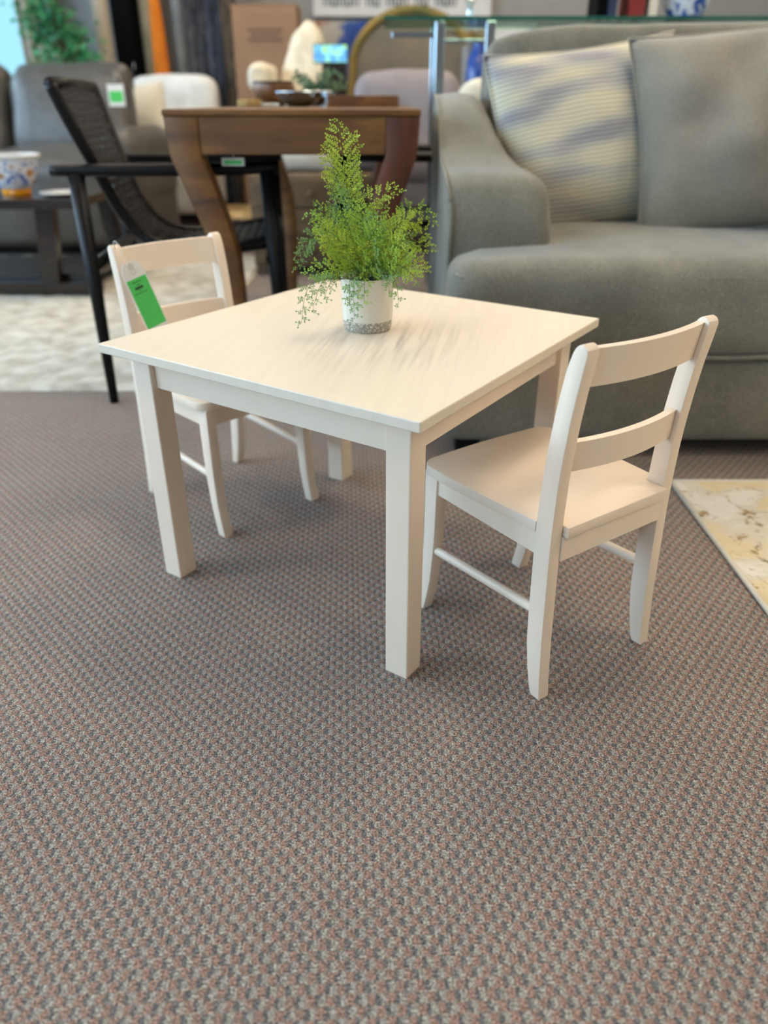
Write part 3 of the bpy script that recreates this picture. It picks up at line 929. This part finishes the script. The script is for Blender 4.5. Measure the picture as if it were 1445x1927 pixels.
def art_mat():
    m, nt, b = newmat('abstract_canvas')
    v = coords(nt, (1, 1, 1), (0, R(35), 0))
    f = noise(nt, v, 3.4, 2, 0.4, 0.8)
    nt.links.new(ramp(nt, f, [(0.34, srgb('#1f3f86')), (0.42, srgb('#2c4f97')), (0.46, srgb('#a3a09a')), (0.58, srgb('#b0ada6')), (0.62, srgb('#a3674a')), (0.68, srgb('#8f8d88'))]), b.inputs['Base Color'])
    b.inputs['Roughness'].default_value = 0.8
    return m
MT['art'] = art_mat()

def rughang_mat(name, a, b_, c):
    m, nt, b = newmat(name)
    v = coords(nt, (1, 1, .45))
    f = noise(nt, v, 11, 5, 0.7)
    nt.links.new(ramp(nt, f, [(0.38, srgb(a)), (0.5, srgb(b_)), (0.62, srgb(c))]), b.inputs['Base Color'])
    b.inputs['Roughness'].default_value = 0.95
    return m
MT['hang1'] = rughang_mat('charcoal_hanging', '#17181d', '#35353a', '#5b5752')
MT['hang2'] = rughang_mat('blue_grey_hanging', '#14161f', '#2b2f3c', '#4f5057')
MT['hang3'] = rughang_mat('taupe_hanging', '#2a2622', '#574d42', '#7a6d5c')

# ------------------------------------------------------------------ coffee table with bowl
def make_coffee():
    t = thing('coffee_table', 'dark espresso wood coffee table with trestle legs on the shag rug', 'table', (-1.78, 3.78, .012))
    add_obj('tabletop', box(-.62, .50, -.37, .37, .375, .415, .004), 'espresso', t)
    for sx in (-.42, .30):
        for s in (-1, 1):
            add_obj('leg', prism([(sx - .06, 0), (sx + .02, 0), (sx + .06, .375), (sx - .02, .375)] if s < 0 else [(sx + .10, 0), (sx + .18, 0), (sx + .14, .375), (sx + .06, .375)], s * .27 - .03, s * .27 + .03, 'y', .003), 'espresso', t)
    for s in (-1, 1):
        add_obj('foot_rail', box(-.54, .50, s * .27 - .04, s * .27 + .04, .012, .06, .003), 'espresso', t)
    add_obj('lower_shelf', box(-.50, .46, -.23, .23, .06, .085, .003), 'espresso', t)
make_coffee()
def make_bowl():
    t = thing('serving_bowl', 'white painted bowl with amber foot on the dark coffee table', 'bowl', (-1.60, 3.58, .4275))
    pr = [(0, .028), (.06, .028), (.085, .06), (.10, .10), (.112, .14), (.118, .155), (.114, .156), (.106, .14), (.08, .065), (.05, .04), (0, .04)]
    add_obj('bowl_body', lathe(pr, 40), 'bowlpat', t, True, 50)
    add_obj('rim', tube([(.116 * math.cos(k * math.pi / 16), .116 * math.sin(k * math.pi / 16), .154) for k in range(32)], .007, 8, closed=True), 'white', t, True)
    add_obj('foot_ring', lathe([(0, 0), (.055, 0), (.06, .006), (.058, .028), (0, .028)], 32), 'amber', t, True, 40)
    return t
make_bowl()
pl = add_obj('saucer', lathe([(0, 0), (.05, 0), (.075, .008), (.09, .012), (.088, .015), (.05, .006), (0, .005)], 32), 'white', None, True)
pl.location = (-1.40, 3.56, .4275); tag(pl, 'flat white saucer lying beside the painted bowl', 'saucer')

# ------------------------------------------------------------------ grey leather sofa
def make_leather():
    t = thing('leather_sofa', 'dark grey leather recliner sofa behind the coffee table', 'sofa', (-2.28, 5.0, 0))
    hw = .94
    def part(n, hx, hy, hz, r, x, y, z, rx=0, crown=0.02, wob=.01, sd=0):
        bm = softbox(hx, hy, hz, r, crown, wob, 12, .01, sd)
        o = add_obj(n, xf(bm, Matrix.Translation((x, y, z)) @ Matrix.Rotation(rx, 4, 'X')), 'leather', t, True); return o
    part('base', hw - .12, .42, .15, .03, 0, .03, .18, crown=0)
    for k, x in enumerate((-.40, .36)):
        part('seat_cushion', .375, .40, .10, .07, x, -.06, .43, R(3), .03, .012, k)
        part('front_panel', .37, .05, .16, .04, x, -.44, .23, 0, .0, .008, k)
        part('back_cushion', .37, .13, .26, .11, x, .32, .70, R(-14), .03, .018, k + 3)
        part('headrest', .36, .10, .085, .075, x, .43, .90, R(-14), .01, .01, k + 7)
    for s in (-1, 1):
        part('arm', .105, .47, .20, .08, s * (hw - .11), -.02, .45, 0, .01, .01, s)
        part('arm_panel', .085, .45, .15, .04, s * (hw - .11), 0, .17, 0, 0, 0, s)
    for x in (-.8, .8):
        for y in (-.36, .38): add_obj('foot', box(x - .03, x + .03, y - .03, y + .03, 0, .05), 'black', t)
make_leather()
def hang_tag(loc, rz, label, w=.04, h=.10):
    t = thing('price_tag', label, 'price tag', loc, rz)
    add_obj('card', box(-w, w, -.002, 0, -h, 0, .0008), 'tagw', t)
    add_obj('sticker', box(-w * .8, w * .8, -.0032, -.002, -h * .82, -h * .30), 'tagg', t)
    add_obj('string', tube([(0, -.001, -.01), (.004, 0, .03), (0, .02, .07)], .0015, 6), 'string', t, True)
hang_tag((-1.452, 4.70, .868), R(8), 'white and green price tag hanging before the grey leather sofa arm', .043, .105)
hang_tag((-.40, 2.215, .655), R(0), 'dark green price label tied under the brown table end', .03, .02)

# white chair with cushions behind it
def make_white_chair():
    t = thing('white_armchair', 'white upholstered armchair behind the leather sofa arm', 'chair', (-1.50, 6.0, 0))
    add_obj('base', xf(softbox(.30, .30, .16, .05, .0, .0, 8), Matrix.Translation((0, 0, .24))), 'whitefab', t, True)
    add_obj('back', xf(softbox(.31, .09, .26, .08, .02, .01, 12), Matrix.Translation((-.0, .22, .68)) @ Matrix.Rotation(R(-8), 4, 'X')), 'whitefab', t, True)
    add_obj('seat_cushion', xf(softbox(.25, .26, .08, .06, .02, .01, 10), Matrix.Translation((0, -.02, .47))), 'whitefab', t, True)
    for x in (-.22, .22):
        for y in (-.22, .22): add_obj('leg', box(x - .02, x + .02, y - .02, y + .02, 0, .09), 'pine', t)
make_white_chair()
place_pillow('throw_pillow', .42, .40, .15, 'cream', 'small cream cushion propped in the white armchair', (-1.66, 5.78, .70), R(-14), R(-6), R(14), 2.0, False)

# ------------------------------------------------------------------ back wall dressing
def drape(name, x0, x1, y, z0, z1, mat, label, amp=.02, waves=4, cat='curtain'):
    t = thing(name, label, cat, ((x0 + x1) / 2, y, z0))
    bm = bmesh.new(); n = waves * 10; rows = []
    w = x1 - x0
    for k in range(n + 1):
        f = k / n; x = -w / 2 + f * w; yy = amp * math.sin(f * waves * 2 * math.pi)
        rows.append([bm.verts.new((x, yy - .004, 0)), bm.verts.new((x, yy - .004, z1 - z0)), bm.verts.new((x, yy + .004, z1 - z0)), bm.verts.new((x, yy + .004, 0))])
    for a, b in zip(rows, rows[1:]):
        for j in range(4): bm.faces.new((a[j], a[(j + 1) % 4], b[(j + 1) % 4], b[j]))
    bm.faces.new(rows[0]); bm.faces.new(rows[-1])
    add_obj('cloth', bm, mat, t, True, 60)
    add_obj('rod', tube([(-w / 2 - .03, 0, z1 - z0 + .01), (w / 2 + .03, 0, z1 - z0 + .01)], .012, 8), 'steel', t, True)
    return t
drape('curtain', -2.78, -2.50, 6.85, .02, 2.5, 'curtain', 'beige drape hanging beside the bright window', .03, 3)

def roll(name, x, y, r, h, mat, label, top_r=None, cat='rug roll'):
    t = thing(name, label, cat, (x, y, 0), 0, 'rolls standing along the back wall')
    tr = top_r or r
    add_obj('roll', lathe([(0, 0), (r, 0), (r * 1.02, h * .3), ((r + tr) / 2, h * .6), (tr, h - .01), (tr * .9, h), (0, h)], 28), mat, t, True, 50)
    pts = []
    for k in range(40):
        a = k * .55; rr = tr * .85 * (1 - k / 42); pts.append((rr * math.cos(a), rr * math.sin(a), h + .001))
    add_obj('spiral_edge', tube(pts, .004, 5), mat, t, True)
    bm = None
    add_obj('tie_band', lathe([(r * 1.03, h * .42), (r * 1.05, h * .42), (r * 1.05, h * .44), (r * 1.03, h * .44)], 28), 'string', t, True)
roll('rug_roll', -2.05, 6.55, .058, 2.1, 'curtain', 'slim beige rug roll standing by the leafy tree')
roll('rug_roll', -1.755, 6.68, .05, 2.0, 'beige', 'tan rug roll standing next to the black cabinet')
roll('rug_roll', -1.505, 6.66, .052, 2.1, 'greyroll', 'pale grey rug roll beside the folded orange umbrella')

def black_cabinet():
    t = thing('black_cabinet', 'tall black cabinet standing among the rug rolls', 'cabinet', (-1.905, 6.72, 0))
    add_obj('body', box(-.078, .078, -.16, .16, 0, 2.0, .004), 'blackcab', t)
    add_obj('door', box(-.072, .072, -.175, -.162, .05, 1.96, .003), 'blackcab', t)
    add_obj('handle', tube([(.05, -.185, .95), (.05, -.195, 1.0), (.05, -.185, 1.05)], .005, 6), 'steel', t, True)
black_cabinet()

def umbrella():
    t = thing('folded_umbrella', 'folded orange canvas umbrella standing upright', 'umbrella', (-1.62, 6.42, 0))
    bm = bmesh.new(); n = 32; rows = []
    for z, r in ((.75, .050), (.80, .058), (1.0, .048), (1.25, .040), (1.5, .026), (1.8, .02), (2.05, .014)):
        rows.append([bm.verts.new((r * (1 + .22 * math.cos(8 * 2 * math.pi * k / n)) * math.cos(2 * math.pi * k / n), r * (1 + .22 * math.cos(8 * 2 * math.pi * k / n)) * math.sin(2 * math.pi * k / n), z)) for k in range(n)])
    for a, b in zip(rows, rows[1:]):
        for k in range(n): bm.faces.new((a[k], a[(k + 1) % n], b[(k + 1) % n], b[k]))
    bm.faces.new(rows[0]); bm.faces.new(rows[-1])
    add_obj('canopy', bm, 'orange', t, True)
    add_obj('pole', tube([(0, 0, .02), (0, 0, 2.12)], .014, 10), 'pine', t, True)
    add_obj('base', lathe([(0, 0), (.17, 0), (.17, .03), (.05, .06), (.025, .12), (0, .12)], 28), 'black', t, True, 40)
umbrella()
drape('hanging_rug', -1.44, -1.30, 6.50, .05, 2.2, 'hang1', 'charcoal mottled rug hanging beside the grey rug roll', .012, 2, 'rug')
drape('hanging_rug', -1.295, -1.17, 6.47, .05, 2.2, 'hang2', 'blue grey rug hanging between charcoal and taupe rugs', .012, 2, 'rug')
drape('hanging_rug', -1.165, -1.06, 6.50, .05, 2.2, 'hang3', 'taupe mottled rug hanging next to the cardboard box', .012, 2, 'rug')

def carton():
    t = thing('cardboard_box', 'tall brown cardboard carton standing on end by the hanging rugs', 'box', (-.80, 6.35, 0))
    add_obj('carton', box(-.245, .205, -.16, .16, 0, 1.365, .004), 'cardboard', t)
    add_obj('flap', box(-.245, .205, -.16, .16, 1.366, 1.371, .001), 'cardboard', t)
    bm = None
    for z, w in ((1.22, .12), (1.19, .10), (1.16, .12)):
        bm = box(-.02 - w, -.02 + w, -.1622, -.1612, z - .006, z + .006, bm=bm)
    add_obj('print', bm, 'cardink', t)
carton()

def indoor_tree():
    t = thing('indoor_tree', 'leafy green artificial tree between the window and rug rolls', 'plant', (-2.24, 6.2, 0))
    add_obj('pot', lathe([(0, 0), (.14, 0), (.17, .28), (.15, .28), (.14, .25), (0, .25)], 28), 'espresso', t, True, 40)
    add_obj('trunk', tube(catmull([(0, 0, .2), (.02, .01, .6), (-.02, 0, 1.0), (.01, 0, 1.5)], 5), .02, 8), 'bark', t, True)
    rnd = random.Random(3)
    for b in range(14):
        a = rnd.uniform(0, 6.28); z0 = rnd.uniform(.85, 1.45)
        rr = rnd.uniform(.10, .24)
        e = Vector((rr * math.cos(a), rr * math.sin(a), z0 + rnd.uniform(-.02, .22)))
        bm = bmesh.new()
        for q in range(75):
            f = rnd.uniform(.2, 1.05)
            p = Vector((0, 0, z0)).lerp(e, f) + Vector((rnd.gauss(0, .05), rnd.gauss(0, .05), rnd.gauss(0, .055)))
            d = Vector((rnd.uniform(-1, 1), rnd.uniform(-1, 1), rnd.uniform(-.9, .4))).normalized()
            s = d.cross(Vector((rnd.uniform(-1, 1), rnd.uniform(-1, 1), rnd.uniform(-1, 1)))).normalized()
            L = rnd.uniform(.04, .07)
            vs_ = [bm.verts.new(p), bm.verts.new(p + d * L * .5 + s * L * .25), bm.verts.new(p + d * L), bm.verts.new(p + d * L * .5 - s * L * .25)]
            bm.faces.new(vs_)
        o = add_obj('leaf_cluster', bm, 'tree', t); o['kind'] = 'stuff'
        add_obj('branch', tube([(0, 0, z0), tuple(e)], .006, 5), 'bark', o, True)
indoor_tree()

# lettered sign high on the back wall
def sign():
    t = thing('wall_sign', 'long white board sign with dark lettering on the back wall', 'sign', (.12, 6.96, 1.36))
    add_obj('board', box(-.66, .70, -.02, .02, 0, .34, .004), 'white', t)
    bm = None; x = -.58
    rnd = random.Random(5)
    for wl in (5, 2, 3, 2, 3):
        for k in range(wl):
            for dx in (0, .032):
                bm = box(x + dx, x + dx + .012, -.024, -.02, .065, .20, bm=bm)
            bm = box(x, x + .044, -.024, -.02, rnd.choice([.065, .125, .188]), rnd.choice([.065, .125, .188]) + .012, bm=bm) if False else box(x, x + .044, -.024, -.02, .065 if k % 2 else .125, .077 if k % 2 else .137, bm=bm)
            x += .056
        x += .045
    add_obj('lettering', bm, 'lettering', t)
sign()
def painting():
    t = thing('painting', 'abstract blue grey and rust canvas leaning under the lettered sign', 'painting', (-.33, 6.90, .45))
    add_obj('canvas', xf(box(-.33, .33, -.015, .015, 0, .88, .003), Matrix.Rotation(R(-3), 4, 'X')), 'art', t)
    bm = tube([(-.34, 0, 0), (.34, 0, 0)], .012, 4)
    add_obj('frame_edge', bm, 'white', t)
painting()
def arch():
    t = thing('arched_mirror', 'tall arched mirror with a mossy gold frame', 'mirror', (.19, 5.9, 0), R(0))
    pts = [(-.46, 0, 0), (-.44, 0, .5)] + [(-.40 * math.cos(k / 12 * math.pi) * (1 if k < 6 else 1), 0, .98 + .33 * math.sin(k / 12 * math.pi)) for k in range(13)] + [(.44, 0, .5), (.46, 0, 0)]
    add_obj('frame', tube(catmull(pts, 4), .028, 8), 'moss', t, True)
    poly = [(p.x * .96, p.z) for p in catmull(pts, 3)]
    add_obj('glass', prism(poly, .005, .015, 'y'), 'mirror', t)
arch()

# glass console behind the sofa and the things on it
def console():
    t = thing('glass_console', 'tall glass topped console table with chrome legs behind the sofa', 'table', (0, 0, 0))
    top = add_obj('glass_top', box(.0, 2.3, 3.44, 3.87, 1.060, 1.072, .002), 'gglass', t)
    add_obj('glass_edge', box(.0, 2.3, 3.437, 3.4395, 1.060, 1.072), 'gedge', top)
    for x in (.218, .415, 2.15):
        for y in (3.50, 3.80):
            if x == .415 and y == 3.80: continue
            add_obj('leg', box(x - .019, x + .019, y - .019, y + .019, 0, 1.060, .003), 'chrome', t)
    add_obj('rail', box(.03, .199, 3.49, 3.51, 1.005, 1.025, .002), 'chrome', t)
    add_obj('rail', box(.237, 2.13, 3.795, 3.81, 1.005, 1.02, .002), 'chrome', t)
console()
def candlestick():
    t = thing('candlestick', 'clear crystal candlestick on the glass console', 'candlestick', (.345, 3.64, 1.0725))
    add_obj('stem', lathe([(0, 0), (.035, 0), (.036, .008), (.014, .018), (.011, .05), (.02, .065), (.011, .08), (.013, .15), (.024, .165), (.024, .18), (0, .18)], 20), 'crystal', t, True, 40)
    add_obj('candle', lathe([(0, .18), (.011, .18), (.011, .30), (0, .305)], 14), 'cream', t, True, 40)
candlestick()
def jar():
    t = thing('ginger_jar', 'blue and white ceramic jar on the glass console', 'jar', (1.20, 3.62, 1.0725))
    add_obj('body', lathe([(0, 0), (.06, 0), (.066, .01), (.095, .08), (.10, .14), (.08, .19), (.045, .21), (.045, .225), (0, .225)], 32), 'bluewhite', t, True, 50)
    add_obj('lid', lathe([(.05, .225), (.054, .232), (.04, .255), (.012, .262), (.014, .28), (0, .285)], 24), 'blue', t, True, 50)
    add_obj('foot', lathe([(0, .0), (.068, 0), (.07, .012), (.06, .016), (0, .016)], 28), 'blue', t, True, 50)
jar()
def book(x, w, h, mat, label):
    t = thing('book', label, 'book', (x, 3.62, 1.0725), 0, 'books standing on the glass console')
    add_obj('cover', box(-w / 2, -w / 2 + .003, -.08, .08, 0, h), mat, t); add_obj('cover', box(w / 2 - .003, w / 2, -.08, .08, 0, h), mat, t)
    add_obj('spine', box(-w / 2, w / 2, -.084, -.08, 0, h), mat, t)
    add_obj('pages', box(-w / 2 + .003, w / 2 - .003, -.079, .075, .003, h - .004), 'tagw', t)
book(.845, .03, .24, 'blackcab', 'thick black bound book in the row on the glass console')
book(.89, .034, .22, 'navy', 'navy blue bound book on the glass console')
book(.985, .058, .24, 'red', 'thick dark red book on the glass console beside the navy one')
book(1.05, .03, .22, 'cream', 'cream bound book next to the red book on the console')

# blue vase, pale boxes on a rear cabinet
def rear_cabinet():
    t = thing('sideboard', 'long grey sideboard against the back of the shop', 'sideboard', (1.35, 5.5, 0))
    add_obj('body', box(-.85, 1.1, -.2, .2, .08, 1.09, .005), 'greyroll', t)
    for k in range(4):
        x = -.82 + k * .475
        d = add_obj('door', box(x, x + .465, -.215, -.202, .12, 1.06, .004), 'greyroll', t)
        add_obj('knob', lathe([(0, 0), (.012, 0), (.012, .015), (0, .018)], 12), 'steel', d).location = (x + .42, -.215, .6)
    for x in (-.8, 1.05): add_obj('leg', box(x - .03, x + .03, -.18, .18, 0, .08), 'black', t)
rear_cabinet()
for k, (x, w, h, m, lab) in enumerate([(.78, .25, .10, 'white', 'wide white box on the grey sideboard'), (1.02, .17, .085, 'tagw', 'medium white box on the grey sideboard beside the wide one'), (1.19, .08, .10, 'cream', 'small cream box on the grey sideboard'),
                            (1.36, .18, .09, 'white', 'white box on the grey sideboard past the small cream one'), (1.60, .10, .10, 'tagw', 'narrow white box near the middle of the sideboard')]):
    t = thing('gift_box', lab, 'box', (x, 5.42, 1.0905), 0, 'pale boxes on the sideboard')
    add_obj('box_body', box(-w / 2, w / 2, -.07, .07, 0, h * .72, .002), m, t)
    add_obj('lid', box(-w / 2 - .004, w / 2 + .004, -.074, .074, h * .72, h, .003), m, t)
def vase():
    t = thing('floor_vase', 'tall cobalt blue floor vase with dark green leaves', 'vase', (.56, 5.25, 0))
    add_obj('body', lathe([(0, 0), (.05, 0), (.06, .1), (.065, .5), (.072, .9), (.065, 1.0), (.03, 1.07), (.036, 1.10), (0, 1.08)], 28), 'blue', t, True, 50)
    bm = bmesh.new(); rnd = random.Random(8)
    for k in range(14):
        d = Vector((rnd.uniform(-1, .6), rnd.uniform(-.5, .5), rnd.uniform(.3, 1.3))).normalized(); p = Vector((0, 0, 1.08)); s = d.cross(Vector((0, 1, .2))).normalized()
        L = rnd.uniform(.06, .11)
        bm.faces.new([bm.verts.new(p), bm.verts.new(p + d * L * .5 + s * .014), bm.verts.new(p + d * L), bm.verts.new(p + d * L * .5 - s * .014)])
    add_obj('leaves', bm, 'moss', t)
vase()

# mauve upholstered chair and cream chair back
def tub(name, x, y, w, h, mat, label, rz=0):
    t = thing(name, label, 'chair', (x, y, 0), rz)
    add_obj('base', xf(softbox(w * .46, .32, .16, .05, 0, 0, 8), Matrix.Translation((0, 0, .25))), mat, t, True)
    add_obj('back', xf(softbox(w * .5, .10, (h - .38) / 2, .09, .02, .01, 12), Matrix.Translation((0, -.26, (h + .38) / 2))), mat, t, True)
    add_obj('seat_cushion', xf(softbox(w * .38, .26, .07, .05, .02, .01, 8), Matrix.Translation((0, .04, .47))), mat, t, True)
    for s in (-1, 1):
        add_obj('arm', xf(softbox(.06, .28, .13, .05, 0, .01, 8), Matrix.Translation((s * (w * .5 - .06), 0, .50))), mat, t, True)
        for y2 in (-.25, .25): add_obj('leg', box(s * w * .38 - .02, s * w * .38 + .02, y2 - .02, y2 + .02, 0, .10), 'black', t)
tub('accent_chair', .13, 4.98, .58, .92, 'mauve', 'mauve grey upholstered chair standing behind the brown dining table')
tub('accent_chair', .50, 4.30, .34, .862, 'cream', 'narrow cream upholstered chair beside the mauve one')

# white woolly chair, screen on stand
def woolly():
    t = thing('sheepskin_chair', 'chair draped in white fluffy sheepskin in front of the cardboard carton', 'chair', (-.60, 5.58, 0))
    t.scale = (1.17, 1.17, 1.09)
    bm = softbox(.13, .09, .33, .085, 0, .0, 18)
    for v in bm.verts:
        k = (v.co.z + .33) / .66
        v.co.x = v.co.x * (1.35 - .75 * k * k) + .06 * k
        if v.co.z > .1: v.co.z += .05 * (1 - min(1, abs(v.co.x - .06) / .08))
        v.co += v.co.normalized() * (.016 * hnoise(v.co.x * 22, v.co.y * 22, v.co.z * 22) + .01 * hnoise(v.co.x * 55, v.co.y * 55, v.co.z * 55))
    add_obj('back', xf(bm, Matrix.Translation((.04, .1, .76)) @ Matrix.Rotation(R(-8), 4, 'X')), 'wool', t, True)
    for s in (-1, 1):
        bm = softbox(.06, .20, .07, .05, 0, .0, 14)
        for v in bm.verts: v.co += v.co.normalized() * .014 * hnoise(v.co.x * 22, v.co.y * 22, v.co.z * 22 + s)
        a = add_obj('arm', xf(bm, Matrix.Translation((.0 + s * .13, -.10, .84 if s < 0 else .70)) @ Matrix.Rotation(R(0), 4, 'Y')), 'wool', t, True)
    bm = softbox(.20, .22, .08, .06, .02, .0, 12)
    add_obj('seat', xf(bm, Matrix.Translation((0, -.06, .46))), 'wool', t, True)
    for x in (-.15, .15):
        for y in (-.22, .12): add_obj('leg', tube([(x, y, .42), (x * 1.15, y * 1.1, 0)], [.018, .012], 8), 'pine', t, True)
woolly()
def display():
    t = thing('display_stand', 'small lit tablet display on a dark pedestal', 'display', (-.31, 5.16, 0))
    add_obj('pedestal', box(-.05, .09, -.05, .05, 0, .98, .004), 'espresso', t)
    add_obj('bezel', xf(box(-.10, .10, -.008, .008, 0, .10, .002), Matrix.Translation((0, -.03, .98)) @ Matrix.Rotation(R(-12), 4, 'X')), 'black', t)
    m, nt, b = newmat('lit_screen'); f = noise(nt, coords(nt), 22, 2)
    col = ramp(nt, f, [(.4, srgb('#4a8fd0')), (.5, srgb('#7fd0d8')), (.6, srgb('#9ad07a'))])
    nt.links.new(col, b.inputs['Emission Color']); b.inputs['Emission Strength'].default_value = .6; nt.links.new(col, b.inputs['Base Color'])
    add_obj('screen', xf(box(-.095, .095, -.0095, -.008, .006, .094), Matrix.Translation((0, -.03, .98)) @ Matrix.Rotation(R(-12), 4, 'X')), m, t)
display()

# ------------------------------------------------------------------ things on the dining table
ZT = .7695
def coil():
    t = thing('rope_coil', 'coiled jute rope ring lying on the brown dining table', 'rope', (-.46, 2.95, ZT))
    for k in range(2):
        add_obj('loop', tube([(.035 * math.cos(a) , .035 * math.sin(a), .007 + k * .009) for a in [q * math.pi / 10 for q in range(20)]], .007, 6, closed=True), 'rope', t, True)
    add_obj('tail', tube(catmull([(.035, 0, .008), (.06, -.01, .006), (.08, .015, .006), (.10, 0, .006)], 4), .006, 6), 'string', t, True)
coil()
def dish():
    t = thing('glass_dish', 'shiny steel and glass bowl on the brown dining table', 'bowl', (-.30, 3.05, ZT))
    add_obj('bowl_body', lathe([(0, 0), (.035, 0), (.06, .012), (.082, .036), (.085, .045), (.081, .045), (.056, .018), (0, .008)], 32), 'steel', t, True, 50)
    add_obj('rim', tube([(.083 * math.cos(k * math.pi / 14), .083 * math.sin(k * math.pi / 14), .045) for k in range(28)], .004, 6, closed=True), 'chrome', t, True)
dish()
def candle_holder():
    t = thing('candle_holder', 'low chrome candle holder beside the steel bowl', 'candle holder', (-.195, 2.98, ZT))
    add_obj('base', lathe([(0, 0), (.03, 0), (.03, .006), (.01, .012), (.01, .026), (.024, .032), (.024, .044), (0, .040)], 24), 'chrome', t, True, 40)
    add_obj('candle', lathe([(0, .041), (.018, .041), (.018, .05), (0, .05)], 18), 'cream', t, True, 40)
candle_holder()
def tray():
    t = thing('serving_tray', 'brown wooden tray with raised sides on the dining table', 'tray', (-.07, 3.02, ZT))
    add_obj('bottom', box(-.12, .12, -.15, .15, 0, .010, .002), 'woodbowl', t)
    for s in (-1, 1):
        add_obj('side', box(*sorted((s * .12, s * .11)), -.15, .15, .010, .034, .002), 'woodbowl', t)
        add_obj('end', box(-.11, .11, *sorted((s * .15, s * .14)), .010, .034, .002), 'woodbowl', t)
tray()
def small_plant():
    t = thing('potted_plant', 'small grey green leafy plant in a dark pot on the dining table', 'plant', (-.255, 3.42, ZT))
    add_obj('pot', lathe([(0, 0), (.035, 0), (.045, .045), (.04, .045), (0, .04)], 24), 'espresso', t, True, 40)
    rnd = random.Random(21)
    for k in range(12):
        a = rnd.uniform(0, 6.28); e = Vector((.10 * math.cos(a), .06 * math.sin(a), rnd.uniform(.06, .125)))
        bm = bmesh.new()
        for q in range(22):
            f = rnd.uniform(.25, 1); p = Vector((0, 0, .04)).lerp(e, f) + Vector((rnd.gauss(0, .008), rnd.gauss(0, .008), rnd.gauss(0, .008)))
            d = Vector((rnd.uniform(-1, 1), rnd.uniform(-1, 1), rnd.uniform(-.2, 1))).normalized(); s = d.cross(Vector((0, 1, .3))).normalized(); L = .022
            bm.faces.new([bm.verts.new(p), bm.verts.new(p + d * L * .5 + s * L * .35), bm.verts.new(p + d * L), bm.verts.new(p + d * L * .5 - s * L * .35)])
        o = add_obj('sprig', bm, 'euca', t); add_obj('stem', tube([(0, 0, .03), tuple(e)], .0015, 4), 'stem', o)
small_plant()
def brown_bowl():
    t = thing('wooden_bowl', 'rounded brown wooden bowl at the far end of the dining table', 'bowl', (-.45, 3.55, ZT))
    add_obj('bowl_body', lathe([(0, 0), (.04, 0), (.07, .02), (.088, .06), (.08, .085), (.074, .083), (.078, .06), (.05, .02), (0, .012)], 32), 'woodbowl', t, True, 50)
    add_obj('rim', tube([(.078 * math.cos(k * math.pi / 14), .078 * math.sin(k * math.pi / 14), .085) for k in range(28)], .005, 6, closed=True), 'black', t, True)
brown_bowl()

# ------------------------------------------------------------------ furniture seen under the dining table
def dresser():
    t = thing('drawer_cabinet', 'low walnut drawer cabinet seen under the dining table', 'cabinet', (-.36, 4.20, 0))
    add_obj('body', box(-.30, .30, -.18, .2, .04, .47, .004), 'walnut', t)
    for k in range(3):
        z = .06 + k * .135
        d = add_obj('drawer', box(-.285, .285, -.196, -.182, z, z + .122, .004), 'walnut', t)
        add_obj('knob', xf(lathe([(0, 0), (.008, 0), (.013, .012), (.011, .02), (0, .022)], 14), Matrix.Translation((0, -.196, z + .06)) @ Matrix.Rotation(R(90), 4, 'X')), 'walnut', d, True)
    for x in (-.27, .27):
        for y in (-.15, .17): add_obj('leg', box(x - .02, x + .02, y - .02, y + .02, 0, .04), 'walnut', t)
dresser()
def pine_stool(x, y, h, label, w=.34):
    t = thing('pine_stool', label, 'stool', (x, y, 0), 0, 'pale pine stools')
    add_obj('seat', box(-w / 2, w / 2, -w / 2, w / 2, h - .03, h, .006), 'pine', t)
    for sx in (-1, 1):
        for sy in (-1, 1):
            add_obj('leg', box(sx * (w / 2 - .03) - .018, sx * (w / 2 - .03) + .018, sy * (w / 2 - .03) - .018, sy * (w / 2 - .03) + .018, 0, h - .03, .002), 'pine', t)
    for s in (-1, 1):
        add_obj('stretcher', box(-w / 2 + .04, w / 2 - .04, s * (w / 2 - .03) - .01, s * (w / 2 - .03) + .01, .20, .24), 'pine', t)
        add_obj('stretcher', box(s * (w / 2 - .03) - .01, s * (w / 2 - .03) + .01, -w / 2 + .04, w / 2 - .04, .26, .30), 'pine', t)
pine_stool(-.86, 4.75, .58, 'pale pine stool standing next to the walnut drawer cabinet')
pine_stool(-.41, 4.85, .60, 'pale pine stool behind the walnut drawer cabinet', .44)
place_pillow('floor_cushion', .40, .28, .16, 'cream', 'cream cushion resting on the walnut drawer cabinet', (-.42, 4.28, .60), R(-12), 0, 0, 9.0, False)
place_pillow('floor_cushion', .36, .24, .16, 'mauve', 'grey cushion resting on the walnut drawer cabinet', (-.10, 4.30, .585), R(-10), 0, R(5), 4.0, False)
